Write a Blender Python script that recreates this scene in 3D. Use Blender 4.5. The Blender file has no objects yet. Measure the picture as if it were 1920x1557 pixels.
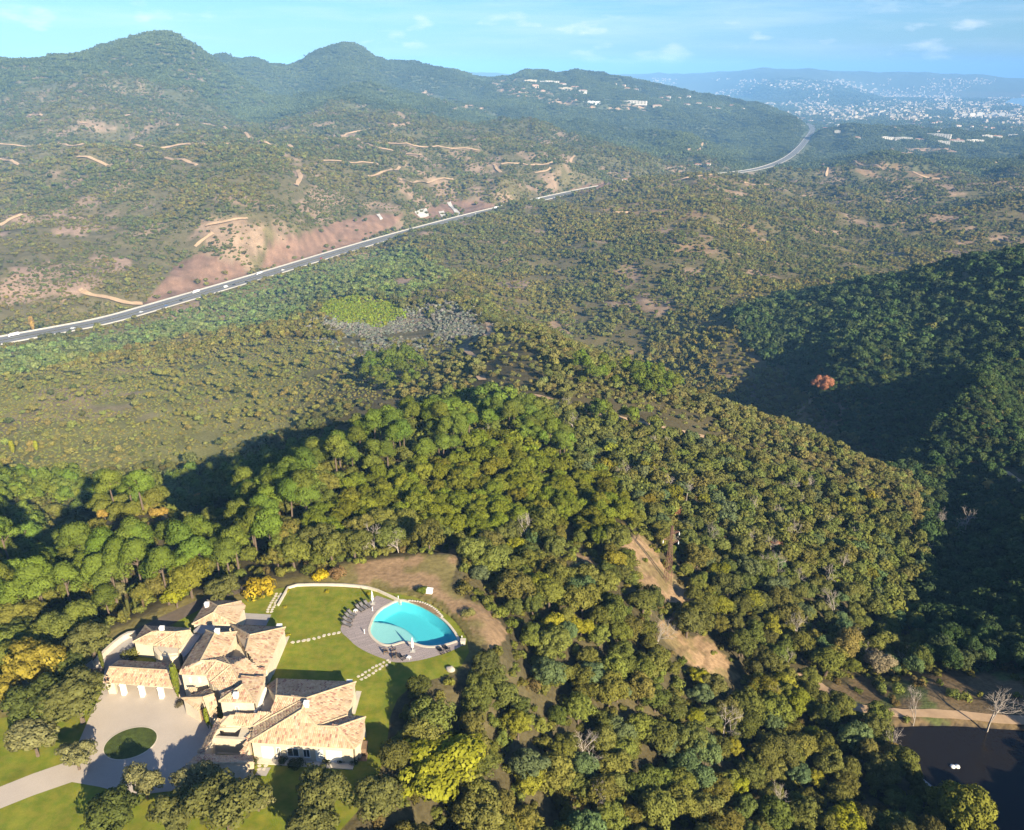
import bpy, bmesh, math, random
import numpy as np

random.seed(7)
rng = np.random.default_rng(11)
R = math.radians
SC = bpy.context.scene
COL = SC.collection

# ---------------------------------------------------------------- camera
F, CX, CY, HZ, CH = 1500.0, 960.0, 778.5, 130.0, 90.0
PITCH = math.atan((CY - HZ) / F)
cam = bpy.data.cameras.new('camera')
cam.sensor_fit = 'HORIZONTAL'
cam.sensor_width = 36.0
cam.lens = 36.0 * F / 1920.0
cam.clip_start = 1.0
cam.clip_end = 120000.0
cam_ob = bpy.data.objects.new('camera', cam)
cam_ob.location = (0, 0, CH)
cam_ob.rotation_euler = (math.pi / 2 - PITCH, 0, 0)
COL.objects.link(cam_ob)
SC.camera = cam_ob

# ---------------------------------------------------------------- sky, sun, exposure
SUN_EL = R(24.5)
SUN_DIR = (0.54 * math.cos(SUN_EL), -0.842 * math.cos(SUN_EL), math.sin(SUN_EL))   # towards the sun
world = bpy.data.worlds.new('World')
SC.world = world
world.use_nodes = True
wn, wl = world.node_tree.nodes, world.node_tree.links
for n in list(wn):
    wn.remove(n)
w_out = wn.new('ShaderNodeOutputWorld')
w_bg = wn.new('ShaderNodeBackground')
w_bg.inputs['Strength'].default_value = 0.053
w_sky = wn.new('ShaderNodeTexSky')
w_sky.sky_type = 'NISHITA'
w_sky.sun_disc = False
w_sky.sun_elevation = SUN_EL
w_sky.sun_rotation = math.atan2(SUN_DIR[0], SUN_DIR[1])
w_sky.altitude = 300
w_sky.air_density = 1.0
w_sky.dust_density = 0.6
w_sky.ozone_density = 2.0
# thin streaks of high cloud and a few small puffs near the horizon
w_tc = wn.new('ShaderNodeTexCoord')
w_map = wn.new('ShaderNodeMapping')
w_map.inputs['Scale'].default_value = (2.2, 2.2, 26.0)
w_noise = wn.new('ShaderNodeTexNoise')
w_noise.inputs['Scale'].default_value = 2.0
w_noise.inputs['Detail'].default_value = 7.0
w_noise.inputs['Roughness'].default_value = 0.62
w_ramp = wn.new('ShaderNodeValToRGB')
w_ramp.color_ramp.elements[0].position = 0.47
w_ramp.color_ramp.elements[1].position = 0.80
w_map2 = wn.new('ShaderNodeMapping')
w_map2.inputs['Scale'].default_value = (14.0, 14.0, 44.0)
w_map2.inputs['Location'].default_value = (3.1, 1.7, 0.4)
w_noise2 = wn.new('ShaderNodeTexNoise')
w_noise2.inputs['Scale'].default_value = 1.0
w_noise2.inputs['Detail'].default_value = 6.0
w_ramp2 = wn.new('ShaderNodeValToRGB')
w_ramp2.color_ramp.elements[0].position = 0.60
w_ramp2.color_ramp.elements[1].position = 0.78
w_sep = wn.new('ShaderNodeSeparateXYZ')
w_band = wn.new('ShaderNodeMapRange')           # puffs live low above the horizon
w_band.inputs['From Min'].default_value = 0.075
w_band.inputs['From Max'].default_value = 0.035
w_mul = wn.new('ShaderNodeMath'); w_mul.operation = 'MULTIPLY'
w_mul1 = wn.new('ShaderNodeMath'); w_mul1.operation = 'MULTIPLY'; w_mul1.inputs[1].default_value = 0.30
w_add = wn.new('ShaderNodeMath'); w_add.operation = 'ADD'; w_add.use_clamp = True
w_mix = wn.new('ShaderNodeMix'); w_mix.data_type = 'RGBA'
w_mix.inputs['B'].default_value = (9.3, 9.6, 10.0, 1)
w_tint = wn.new('ShaderNodeMix'); w_tint.data_type = 'RGBA'; w_tint.blend_type = 'MULTIPLY'
w_tint.inputs['Factor'].default_value = 1.0
w_tint.inputs['B'].default_value = (0.50, 0.79, 1.18, 1)
wl.new(w_tc.outputs['Generated'], w_map.inputs['Vector'])
wl.new(w_map.outputs[0], w_noise.inputs['Vector'])
wl.new(w_noise.outputs[0], w_ramp.inputs[0])
wl.new(w_tc.outputs['Generated'], w_map2.inputs['Vector'])
wl.new(w_map2.outputs[0], w_noise2.inputs['Vector'])
wl.new(w_noise2.outputs[0], w_ramp2.inputs[0])
wl.new(w_tc.outputs['Generated'], w_sep.inputs[0])
wl.new(w_sep.outputs['Z'], w_band.inputs['Value'])
wl.new(w_ramp2.outputs[0], w_mul.inputs[0])
wl.new(w_band.outputs[0], w_mul.inputs[1])
wl.new(w_ramp.outputs[0], w_mul1.inputs[0])
wl.new(w_mul1.outputs[0], w_add.inputs[0])
wl.new(w_mul.outputs[0], w_add.inputs[1])
wl.new(w_sky.outputs[0], w_tint.inputs['A'])
wl.new(w_tint.outputs['Result'], w_mix.inputs['A'])
wl.new(w_add.outputs[0], w_mix.inputs['Factor'])
wl.new(w_mix.outputs['Result'], w_bg.inputs['Color'])
wl.new(w_bg.outputs[0], w_out.inputs['Surface'])

sun = bpy.data.lights.new('sun', 'SUN')
sun.energy = 5.0
sun.angle = R(0.53)
sun.color = (1.0, 0.87, 0.63)
sun_ob = bpy.data.objects.new('sun', sun)
sun_ob.rotation_euler = (R(90) - SUN_EL, 0, math.atan2(SUN_DIR[0], -SUN_DIR[1]))
COL.objects.link(sun_ob)

SC.view_settings.view_transform = 'Standard'
SC.view_settings.look = 'None'
SC.view_settings.exposure = 1.32
SC.view_settings.gamma = 1.0
SC.view_settings.use_curve_mapping = False
SC.render.engine = 'CYCLES'
SC.cycles.use_denoising = True
SC.cycles.denoiser = 'OPENIMAGEDENOISE'
SC.cycles.denoising_prefilter = 'NONE'
SC.cycles.max_bounces = 5
SC.cycles.diffuse_bounces = 2
SC.cycles.glossy_bounces = 2
SC.cycles.transmission_bounces = 3
SC.cycles.transparent_max_bounces = 6
SC.cycles.volume_bounces = 0
SC.cycles.caustics_reflective = False
SC.cycles.caustics_refractive = False
SC.cycles.sample_clamp_indirect = 4.0
SC.cycles.use_adaptive_sampling = True
SC.cycles.adaptive_threshold = 0.012

# ---------------------------------------------------------------- pixel <-> world
SP, CP = math.sin(PITCH), math.cos(PITCH)

def ray(px, py):
    a = (px - CX) / F
    b = (CY - py) / F
    return np.array([a, CP + b * SP, -SP + b * CP])

def unp(px, py, z=0.0):
    """the point at height z that the photograph shows at this pixel"""
    d = ray(px, py)
    t = (z - CH) / d[2]
    return np.array([d[0] * t, d[1] * t, z])

def proj(X, Y, Z):
    z = Z - CH
    f = np.maximum(Y * CP - z * SP, 1e-3)
    u = Y * SP + z * CP
    return CX + F * X / f, CY - F * u / f

def depr(py):
    return PITCH - math.atan((CY - py) / F)

def atr(px, py, r):
    """the point on this pixel's ray at ground distance r"""
    d = ray(px, py)
    t = r / math.hypot(d[0], d[1])
    return np.array([d[0] * t, d[1] * t, CH + d[2] * t])

# ---------------------------------------------------------------- noise and polygons
def _hash(ix, iy, s):
    h = (ix.astype(np.int64) * 374761393 + iy.astype(np.int64) * 668265263 + s * 1442695041) & 0xFFFFFFFF
    h = ((h ^ (h >> 13)) * 1274126177) & 0xFFFFFFFF
    return ((h ^ (h >> 16)) & 0xFFFFFF) / float(0xFFFFFF)

def vnoise(x, y, s=0):
    x0 = np.floor(x); y0 = np.floor(y)
    fx = x - x0; fy = y - y0
    fx = fx * fx * fx * (fx * (fx * 6 - 15) + 10); fy = fy * fy * fy * (fy * (fy * 6 - 15) + 10)
    a = _hash(x0, y0, s); b = _hash(x0 + 1, y0, s); c = _hash(x0, y0 + 1, s); d = _hash(x0 + 1, y0 + 1, s)
    return (a + (b - a) * fx) * (1 - fy) + (c + (d - c) * fx) * fy

def fbm(x, y, oct=4, s=0, gain=0.5):
    t = 0.0; a = 1.0; n = 0.0
    for o in range(oct):
        t = t + a * vnoise(x * 2 ** o + 17.3 * o, y * 2 ** o - 9.1 * o, s + o)
        n += a; a *= gain
    return t / n

def ridged(x, y, oct=4, s=0):
    t = 0.0; a = 1.0; n = 0.0
    for o in range(oct):
        t = t + a * (1 - np.abs(2 * vnoise(x * 2 ** o + 5.7 * o, y * 2 ** o + 3.1 * o, s + o) - 1))
        n += a; a *= 0.5
    return t / n

def inpoly(x, y, poly):
    x = np.asarray(x, float); y = np.asarray(y, float)
    ins = np.zeros(np.broadcast(x, y).shape, bool)
    n = len(poly)
    for i in range(n):
        x1, y1 = poly[i][0], poly[i][1]; x2, y2 = poly[(i + 1) % n][0], poly[(i + 1) % n][1]
        if y1 == y2:
            continue
        c = ((y1 > y) != (y2 > y)) & (x < (x2 - x1) * (y - y1) / (y2 - y1) + x1)
        ins ^= c
    return ins

def segdist(x, y, pts, closed=False):
    """distance to a polyline and the parameter (index + fraction) of the nearest point"""
    best = np.full(np.shape(x), 1e9); par = np.zeros(np.shape(x))
    P_ = list(pts) + ([pts[0]] if closed else [])
    for i in range(len(P_) - 1):
        ax, ay = P_[i][0], P_[i][1]; bx, by = P_[i + 1][0], P_[i + 1][1]
        dx, dy = bx - ax, by - ay
        L = dx * dx + dy * dy + 1e-9
        t = np.clip(((x - ax) * dx + (y - ay) * dy) / L, 0, 1)
        d = np.hypot(x - ax - t * dx, y - ay - t * dy)
        m = d < best
        best = np.where(m, d, best); par = np.where(m, i + t, par)
    return best, par

def polydist(x, y, poly):
    """signed distance, negative inside"""
    d, _ = segdist(x, y, poly, True)
    return np.where(inpoly(x, y, poly), -d, d)

def smooth(t):
    t = np.clip(t, 0, 1)
    return t * t * (3 - 2 * t)

def chaikin(pts, n=2, closed=False):
    pts = [np.array(p, float) for p in pts]
    for _ in range(n):
        out = []
        m = len(pts)
        if not closed:
            out.append(pts[0])
        for i in range(m if closed else m - 1):
            a, b = pts[i], pts[(i + 1) % m]
            out += [a * 0.75 + b * 0.25, a * 0.25 + b * 0.75]
        if not closed:
            out.append(pts[-1])
        pts = out
    return pts
# ---------------------------------------------------------------- terrain heights
SEA = -290.0
POND_Z = -40.0
# (pixel x, pixel y, height) of the bare ground
G = [(-300,1557,0),(100,1557,0),(400,1557,-.3),(650,1557,-2),(800,1557,-5),(1000,1557,-13),(1300,1557,-27),(1500,1557,-36),
 (200,1350,0),(300,1250,0),(600,1150,0),(800,1180,0),(500,1400,0),(0,1400,0),(-300,1350,0),(0,1250,-1.5),(-300,1150,-6),
 (0,1150,-4.5),(200,1120,-4),(380,1110,-2),(0,1050,-12),(200,1010,-16),(400,1000,-12),(-300,1000,-20),
 (650,1060,-1),(800,1050,-2.5),(900,1150,-4.5),(950,1250,-5),(900,1350,-5),(850,1450,-5),
 (700,950,-10),(800,850,-14),(870,800,-16),(950,810,-20),(1050,840,-26),(1000,930,-17),(1100,1000,-16),(1180,1000,-19),
 (1250,1090,-25),(1380,1260,-32),(1150,1150,-13),(1100,1300,-14),(1200,1400,-22),(1400,1400,-33),(1550,1310,-39),
 (1600,1330,-39.5),(1800,1345,-39.5),(1750,1275,-41),(1920,1275,-41),(1750,1210,-49),(1760,1140,-60),(1810,1070,-68),
 (1770,990,-79),(1660,868,-97),(1590,805,-103),(1540,735,-109),
 (1200,700,-70),(1100,660,-70),(1010,620,-72),(1350,752,-72),(1500,802,-74),(1600,847,-74),(1700,908,-73),(1735,965,-70),
 (1100,850,-34),(1300,850,-47),(1450,900,-55),(1600,950,-62),(1600,1100,-48),(1400,1050,-37),(1500,1200,-42),(1660,1200,-51),
 (930,715,-42),(850,650,-72),(800,600,-95),(650,590,-100),(760,530,-115),(900,570,-90),
 (700,738,-58),(600,725,-68),(500,790,-70),(370,850,-70),(200,855,-70),(0,925,-52),(0,850,-68),(0,780,-78),(200,740,-86),
 (0,700,-102),(250,680,-108),(400,640,-114),(550,580,-122),(640,520,-132),(100,655,-128),(-300,800,-70),(-300,680,-120),
 (450,970,-16),(300,985,-20),(150,1005,-20),(600,890,-14),(700,840,-13),(780,810,-14),
 (0,640,-150),(100,622,-151),(200,603,-152),(375,552,-154),(480,520,-155),(630,475,-157),(900,400,-160),(1140,347,-163),
 (-300,690,-148),(1380,325,-195),(1440,315,-200),(1500,275,-220),(1525,240,-235),
 (760,442,-134),(900,413,-138),(1000,397,-138),(1140,362,-140),(1250,372,-125),(1330,335,-118),(1180,347,-127),
 (1100,420,-128),(1300,420,-118),(850,480,-135),(1100,520,-140),(950,550,-136),(1150,600,-142),(1300,520,-132),
 (1450,480,-150),(1500,430,-150),
 (1400,602,-115),(1500,574,-108),(1640,526,-92),(1780,498,-82),(1920,484,-70),(1600,680,-97),(1700,600,-92),(1800,600,-82),
 (1900,600,-72),(1900,750,-74),(1750,750,-85),(1800,900,-86),(1900,900,-76),(1900,1000,-66),(1900,1100,-55),(1900,1200,-48),
 (1640,304,-150),(1900,337,-150),(1480,314,-155),(1750,400,-170),(1900,420,-150),(1600,400,-172),(1700,450,-165),(1550,350,-165),
 (1800,285,-225),(1700,260,-240),(1600,230,-255),(1800,210,-272),(1900,235,-245),(1900,300,-190),(1750,197,-287),(2300,300,-180),
 (1400,185,-284),(1500,195,-280),(1300,178,-284),(1500,167,-272),(1650,180,-286),
 (100,250,-40),(400,250,-45),(700,260,-65),(900,300,-100),(1050,300,-110),(300,320,-60),(550,330,-70),(750,330,-95),(950,340,-120),
 (100,350,-85),(300,400,-100),(100,450,-110),(0,520,-120),(200,540,-135),(420,440,-110),(560,420,-115),(700,390,-130),(500,470,-130),
 (800,380,-140),(1000,360,-150),(1140,335,-156),(1200,280,-150),(1300,262,-160),(1350,240,-175),(-300,400,-100),(-300,250,-50)]
# (pixel x, pixel y, ground distance): crests, whose distance is known better than their height
GR = [(250,66,3300),(180,74,3300),(100,102,3000),(0,90,3400),(-250,80,3400),(320,80,3400),(400,92,3900),(480,97,4000),(560,102,4100),(640,84,3900),
 (700,98,4000),(670,88,3950),(600,92,3950),(450,128,3250),(560,158,3100),(640,180,2950),(850,172,3500),(760,160,3700),(220,66,3300),(290,70,3350),(360,88,3500),(760,108,4300),(850,125,4400),(940,141,4500),(1000,129,4700),(1070,136,4700),(1150,157,4700),(1240,183,4800),
 (1350,196,4900),(1450,210,5000),(1500,225,5000),(250,190,2500),(600,200,2700),(800,220,2900),(1000,250,2900),(1100,200,3900),
 (1200,203,4200),(900,180,3700),(700,150,3600),(400,150,3000),(0,170,2700),(-300,170,2700),
 (1100,146,17000),(1180,141,17000),(1260,139,17500),(1350,137,17500),(1430,134,17500),(1500,138,17000),(1540,134,17000),(1650,136,17500),
 (1750,137,17500),(1820,141,18000),(1900,148,18500),(2100,155,19000),(1500,153,13000),(1420,163,12500),(1580,162,12800),(900,139,17000),(500,139,17000),(0,139,17000)]
# (x, y, z): hidden valley floors and the hill beside the frame on the right, whose shade fills the ravine
GW = [(185,160,-34),(229,132,-12),(262,200,-44),(305,190,-48),(300,300,-64),(360,420,-66),(300,130,-26),(200,100,-10),(165,60,-6),(128,48,-12),(250,50,10),
 (400,200,-34),(520,520,-66),(60,40,-18),(20,40,-4),(-40,30,0),(-120,60,0),(-150,110,-6),(250,400,-60),(500,800,-135),(900,1200,-160)]
for px_, r_, z_ in [(1100,620,-152),(1560,500,-122),(1620,432,-114),(1480,560,-134),(420,222,-44),(550,236,-46),(650,255,-50),(300,212,-46),(150,205,-42),(780,278,-48),(870,284,-44),(0,200,-40),(560,3550,-5),(640,3450,-25),(450,3650,20),(850,3950,-40),(760,4000,10),(1250,600,-150),(1400,600,-142),(500,3000,-10),(600,4800,-60),(200,4800,-60),(1000,6200,-230),(1300,6500,-260),
                    (1850,9500,-296),(1920,9500,-300),(1900,11500,-302),(1850,14000,-302),(1800,12500,-298),(2050,11000,-302),(2000,16000,-302),
                    (600,22000,-300),(1000,22000,-300),(1500,22000,-300),(1900,23000,-300),(1300,30000,-320),(300,30000,-320),(2000,30000,-320),(1740,14500,-284),
                    (0,9000,-150),(700,9000,-200),(2400,6000,-280),(2600,3000,-200)]:
    az = math.atan((px_ - CX) / F / CP)
    GW.append((r_ * math.sin(az), r_ * math.cos(az), z_))
_pts = [unp(*g) for g in G] + [atr(*g) for g in GR] + [np.array(g, float) for g in GW]
_pts = np.array(_pts)
_uv = np.stack([np.arctan2(_pts[:, 0], _pts[:, 1]) * 2.2, np.log(np.hypot(_pts[:, 0], _pts[:, 1]))], 1)

def _tps(r2):
    return 0.5 * r2 * np.log(r2 + 1e-12)

_N = len(_uv)
_d2 = ((_uv[:, None, :] - _uv[None, :, :]) ** 2).sum(-1)
_A = np.zeros((_N + 3, _N + 3))
_A[:_N, :_N] = _tps(_d2) + np.eye(_N) * 0.0005
_A[:_N, _N] = 1; _A[:_N, _N + 1:] = _uv
_A[_N, :_N] = 1; _A[_N + 1:, :_N] = _uv.T
def relief(x, y, r, h):
    """spurs and gullies on top of the smooth surface"""
    amp = np.interp(r, [0, 150, 350, 700, 1200, 2500, 5000, 9000, 14000, 19000], [0, 0, 4, 14, 32, 62, 62, 12, 50, 50])
    hi = np.clip((h + 285) / 60.0, 0.02, 1)
    a = ridged(x / 420.0, y / 420.0, 4, 3) - 0.62
    b = ridged(x / 1150.0, y / 1150.0, 5, 9) - 0.62
    c = fbm(x / 60.0, y / 60.0, 3, 21) - 0.5
    d = ridged(x / 210.0 + 0.35 * a, y / 260.0, 4, 15) - 0.62
    return hi * d * np.interp(r, [0, 450, 800, 1600, 3000, 5000, 7000], [0, 0, 22, 40, 60, 60, 0]) + hi * amp * (a * smooth((6500 - r) / 3000) + b * smooth((r - 1300) / 1300) * 2.2) + c * np.interp(r, [0, 120, 220, 1000, 5000], [0, 0, 2.2, 4, 0])

_pr = np.hypot(_pts[:, 0], _pts[:, 1])
_pz = _pts[:, 2] - np.where((_pr > 3000) & (_pr < 4600) & (_pts[:, 0] < 0), 34.0, 0) - np.where(_pr > 2400, 8.0, np.where(_pr > 350, 3.0, 0.0)) - relief(_pts[:, 0], _pts[:, 1], _pr, _pts[:, 2])
_w = np.linalg.solve(_A, np.concatenate([_pz, [0, 0, 0]]))

NT, NR = 560, 860
TH0, TH1, R0, R1 = R(-54), R(56), 22.0, 30000.0
LR0, LR1 = math.log(R0), math.log(R1)
_th = np.linspace(TH0, TH1, NT); _lr = np.linspace(LR0, LR1, NR)
TT, LL = np.meshgrid(_th, _lr, indexing='ij')
RR = np.exp(LL)
GX, GY = RR * np.sin(TT), RR * np.cos(TT)
H = np.zeros_like(TT)
_U = TT * 2.2
for i in range(_N):
    H += _w[i] * _tps((_U - _uv[i, 0]) ** 2 + (LL - _uv[i, 1]) ** 2)
H += _w[_N] + _w[_N + 1] * _U + _w[_N + 2] * LL
n1 = ridged(GX / 420.0, GY / 420.0, 4, 3) - 0.62
H += relief(GX, GY, RR, H)
_px = CX + F * np.tan(TT) * CP
_bay = (RR > 20500) | ((RR > 8500) & (_px > np.interp(RR, [8500, 9500, 10500, 12000, 14000, 16000, 17500, 20500], [1945, 1865, 1795, 1748, 1762, 1835, 1930, 2100])))
H = np.where(RR > 5500, np.where(_bay, np.minimum(H, SEA - 8), np.maximum(H, SEA + 5 + 3 * n1)), H)

# flat places: the garden terrace and the pond
def W(pts, z=0.0):
    return [unp(p[0], p[1], z)[:2] for p in pts]
TERR = W([(-260,1700),(-260,1330),(40,1290),(150,1200),(250,1165),(345,1125),(440,1098),(530,1088),(600,1078),(680,1058),(770,1046),(835,1046),(850,1066),(845,1098),(888,1150),(905,1215),
          (860,1262),(770,1285),(735,1330),(725,1420),(690,1500),(620,1580),(500,1700)])
_d = polydist(GX, GY, TERR)
wgt = smooth(1 - _d / 9.0); wgt[_d < 0] = 1
H = H * (1 - wgt) + 0 * wgt
PONDP = [unp(p[0], p[1], POND_Z)[:2] for p in [(1658,1366),(1720,1362),(1800,1362),(1870,1368),(1960,1372),(2080,1380),(2140,1480),(2150,1640),(1900,1640),(1840,1590),(1790,1545),(1740,1490),(1700,1445),(1672,1410)]]
PONDP = [np.array(p) for p in chaikin(PONDP, 2, True)]
_d = polydist(GX, GY, PONDP)
wgt = smooth(1 - (_d - 0.5) / 7.0)
H = H * (1 - wgt) + (POND_Z + 0.5) * wgt
H = np.where(_d < 1.5, (POND_Z + 0.5) + (_d - 1.5) * 0.45, H)
H = np.where(_d < -6, POND_Z - 2.8, H)

# the motorway: a smooth profile through the pixels where it shows
HWP = [(-420,722,-148),(-200,680,-149),(0,640,-150),(100,622,-151),(200,603,-152),(290,577,-153),(375,552,-154),(480,521,-155),(560,497,-156),(630,475,-157),(760,437,-159),
       (900,400,-160),(1020,373,-161),(1140,347,-165),(1270,333,-178),(1380,325,-192),(1440,314,-200),(1478,297,-206),(1500,278,-213),(1512,262,-220),(1524,246,-228),(1522,237,-234),(1512,232,-238)]
HWAY = chaikin([unp(*p) for p in HWP], 3)
HW_HALF = 15.0
_near = (RR > 500) & (RR < 7000)
_d, _p = segdist(GX[_near], GY[_near], HWAY)
_hz = np.interp(_p, np.arange(len(HWAY)), [p[2] for p in HWAY])
wg = smooth(1 - (_d - 19.0) / np.interp(RR[_near], [600, 1500, 5000], [26, 40, 70]))
H[_near] = H[_near] * (1 - wg) + (_hz - 0.6) * wg

def hgt(x, y):
    """terrain height, read from the same grid that makes the terrain mesh"""
    x = np.asarray(x, float); y = np.asarray(y, float)
    u = np.clip((np.arctan2(x, y) - TH0) / (TH1 - TH0) * (NT - 1), 0, NT - 1.001)
    v = np.clip((np.log(np.hypot(x, y) + 1e-9) - LR0) / (LR1 - LR0) * (NR - 1), 0, NR - 1.001)
    i = u.astype(int); j = v.astype(int); a = u - i; b = v - j
    return (H[i, j] * (1 - a) + H[i + 1, j] * a) * (1 - b) + (H[i, j + 1] * (1 - a) + H[i + 1, j + 1] * a) * b

def hit(px, py, rmin=60.0, rmax=26000.0):
    """first terrain point along the pixel's ray"""
    d = ray(px, py)
    L = math.hypot(d[0], d[1])
    r = np.exp(np.linspace(math.log(rmin), math.log(rmax), 1500))
    z = CH + d[2] * r / L
    below = z < hgt(d[0] * r / L, d[1] * r / L)
    k = int(np.argmax(below)) if below.any() else len(r) - 1
    a, b = r[max(k - 1, 0)], r[k]
    for _ in range(18):
        m = 0.5 * (a + b)
        if CH + d[2] * m / L < float(hgt(d[0] * m / L, d[1] * m / L)):
            b = m
        else:
            a = m
    return np.array([d[0] * b / L, d[1] * b / L, float(hgt(d[0] * b / L, d[1] * b / L))])

# skyline seen from the camera, to leave out trees that no view near the camera shows
_ang = (H - CH) / RR
HORI = np.maximum.accumulate(_ang, axis=1)

def visible(x, y, z, tall):
    u = np.clip((np.arctan2(x, y) - TH0) / (TH1 - TH0) * (NT - 1), 0, NT - 1).astype(int)
    r = np.hypot(x, y)
    v = np.clip((np.log(r) - LR0) / (LR1 - LR0) * (NR - 1), 0, NR - 1).astype(int)
    return (z + tall - CH) / r > HORI[u, np.maximum(v - 4, 0)] - 0.004
# ---------------------------------------------------------------- helpers: objects, meshes, materials
def tag(o, label=None, cat=None, group=None, kind=None):
    if label: o['label'] = label
    if cat: o['category'] = cat
    if group: o['group'] = group
    if kind: o['kind'] = kind
    return o

def empty(name, loc=(0, 0, 0), rz=0.0, **k):
    o = bpy.data.objects.new(name, None)
    o.empty_display_size = 0.3
    o.location = loc
    o.rotation_euler = (0, 0, rz)
    COL.objects.link(o)
    return tag(o, **k)

def mesh_np(name, v, faces, mat=None, smooth_=False, col=None):
    """mesh from arrays; faces: (n,3) or (n,4) array, or a list of index lists"""
    me = bpy.data.meshes.new(name)
    if isinstance(faces, np.ndarray):
        k = faces.shape[1]
        me.vertices.add(len(v)); me.vertices.foreach_set('co', np.asarray(v, np.float32).ravel())
        me.loops.add(faces.size); me.loops.foreach_set('vertex_index', faces.astype(np.int32).ravel())
        me.polygons.add(len(faces)); me.polygons.foreach_set('loop_start', np.arange(0, faces.size, k, dtype=np.int32))
        me.update(calc_edges=True)
    else:
        me.from_pydata([tuple(map(float, p)) for p in v], [], [tuple(f) for f in faces])
        me.update()
    if smooth_:
        me.polygons.foreach_set('use_smooth', np.ones(len(me.polygons), bool))
    if col is not None:
        a = me.color_attributes.new('col', 'FLOAT_COLOR', 'POINT')
        c = np.ones((len(v), 4), np.float32); c[:, :3] = col
        a.data.foreach_set('color', c.ravel())
    if mat is not None:
        me.materials.append(mat)
    return me

def link(name, me, parent=None, loc=None, rz=None, **k):
    o = bpy.data.objects.new(name, me)
    COL.objects.link(o)
    if parent is not None: o.parent = parent
    if loc is not None: o.location = loc
    if rz is not None: o.rotation_euler = (0, 0, rz)
    return tag(o, **k)

class MB:
    """collects simple shapes into one mesh"""
    def __init__(s): s.v = []; s.f = []
    def add(s, v, f):
        b = len(s.v)
        s.v += [tuple(map(float, p)) for p in v]
        s.f += [tuple(b + i for i in q) for q in f]
        return s
    def box(s, x0, x1, y0, y1, z0, z1):
        return s.add([(x0,y0,z0),(x1,y0,z0),(x1,y1,z0),(x0,y1,z0),(x0,y0,z1),(x1,y0,z1),(x1,y1,z1),(x0,y1,z1)],
                     [(3,2,1,0),(4,5,6,7),(0,1,5,4),(1,2,6,5),(2,3,7,6),(3,0,4,7)])
    def prism(s, poly, z0, z1, cap0=True):
        """upright prism over a plan outline; z0, z1 numbers or one per corner"""
        n = len(poly)
        a0 = z0 if hasattr(z0, '__len__') else [z0] * n
        a1 = z1 if hasattr(z1, '__len__') else [z1] * n
        ar = sum(poly[i][0] * poly[(i + 1) % n][1] - poly[(i + 1) % n][0] * poly[i][1] for i in range(n))
        idx = list(range(n)) if ar > 0 else list(range(n))[::-1]
        v = [(poly[i][0], poly[i][1], a0[i]) for i in idx] + [(poly[i][0], poly[i][1], a1[i]) for i in idx]
        f = [tuple(range(n, 2 * n))] + [(i, (i + 1) % n, n + (i + 1) % n, n + i) for i in range(n)]
        if cap0: f.append(tuple(range(n - 1, -1, -1)))
        return s.add(v, f)
    def tube(s, pts, rad, k=6, cap=True):
        pts = [np.array(p, float) for p in pts]
        rad = rad if hasattr(rad, '__len__') else [rad] * len(pts)
        v = []; f = []
        for i, p in enumerate(pts):
            d = pts[min(i + 1, len(pts) - 1)] - pts[max(i - 1, 0)]
            d = d / (np.linalg.norm(d) + 1e-9)
            a = np.cross(d, (0, 0, 1.0) if abs(d[2]) < 0.95 else (1.0, 0, 0)); a /= np.linalg.norm(a)
            b = np.cross(d, a)
            for j in range(k):
                t = 2 * math.pi * j / k
                v.append(p + rad[i] * (a * math.cos(t) + b * math.sin(t)))
        for i in range(len(pts) - 1):
            for j in range(k):
                f.append((i * k + j, (i + 1) * k + j, (i + 1) * k + (j + 1) % k, i * k + (j + 1) % k))
        if cap:
            f.append(tuple(range(k))); f.append(tuple((len(pts) - 1) * k + j for j in range(k - 1, -1, -1)))
        return s.add(v, f)
    def lathe(s, prof, k=12, c=(0, 0, 0)):
        """profile [(r, z)...] turned about the z axis"""
        v = []; f = []
        for r, z in prof:
            for j in range(k):
                t = 2 * math.pi * j / k
                v.append((c[0] + r * math.cos(t), c[1] + r * math.sin(t), c[2] + z))
        for i in range(len(prof) - 1):
            for j in range(k):
                f.append((i * k + j, i * k + (j + 1) % k, (i + 1) * k + (j + 1) % k, (i + 1) * k + j))
        f.append(tuple(range(k - 1, -1, -1))); f.append(tuple((len(prof) - 1) * k + j for j in range(k)))
        return s.add(v, f)
    def mesh(s, name, mat, sm=False):
        return mesh_np(name, s.v, s.f, mat, sm)
    def build(s, name, mat, parent=None, sm=False, **k):
        o = link(name, s.mesh(name, mat, sm), parent, **k)
        return o

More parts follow.
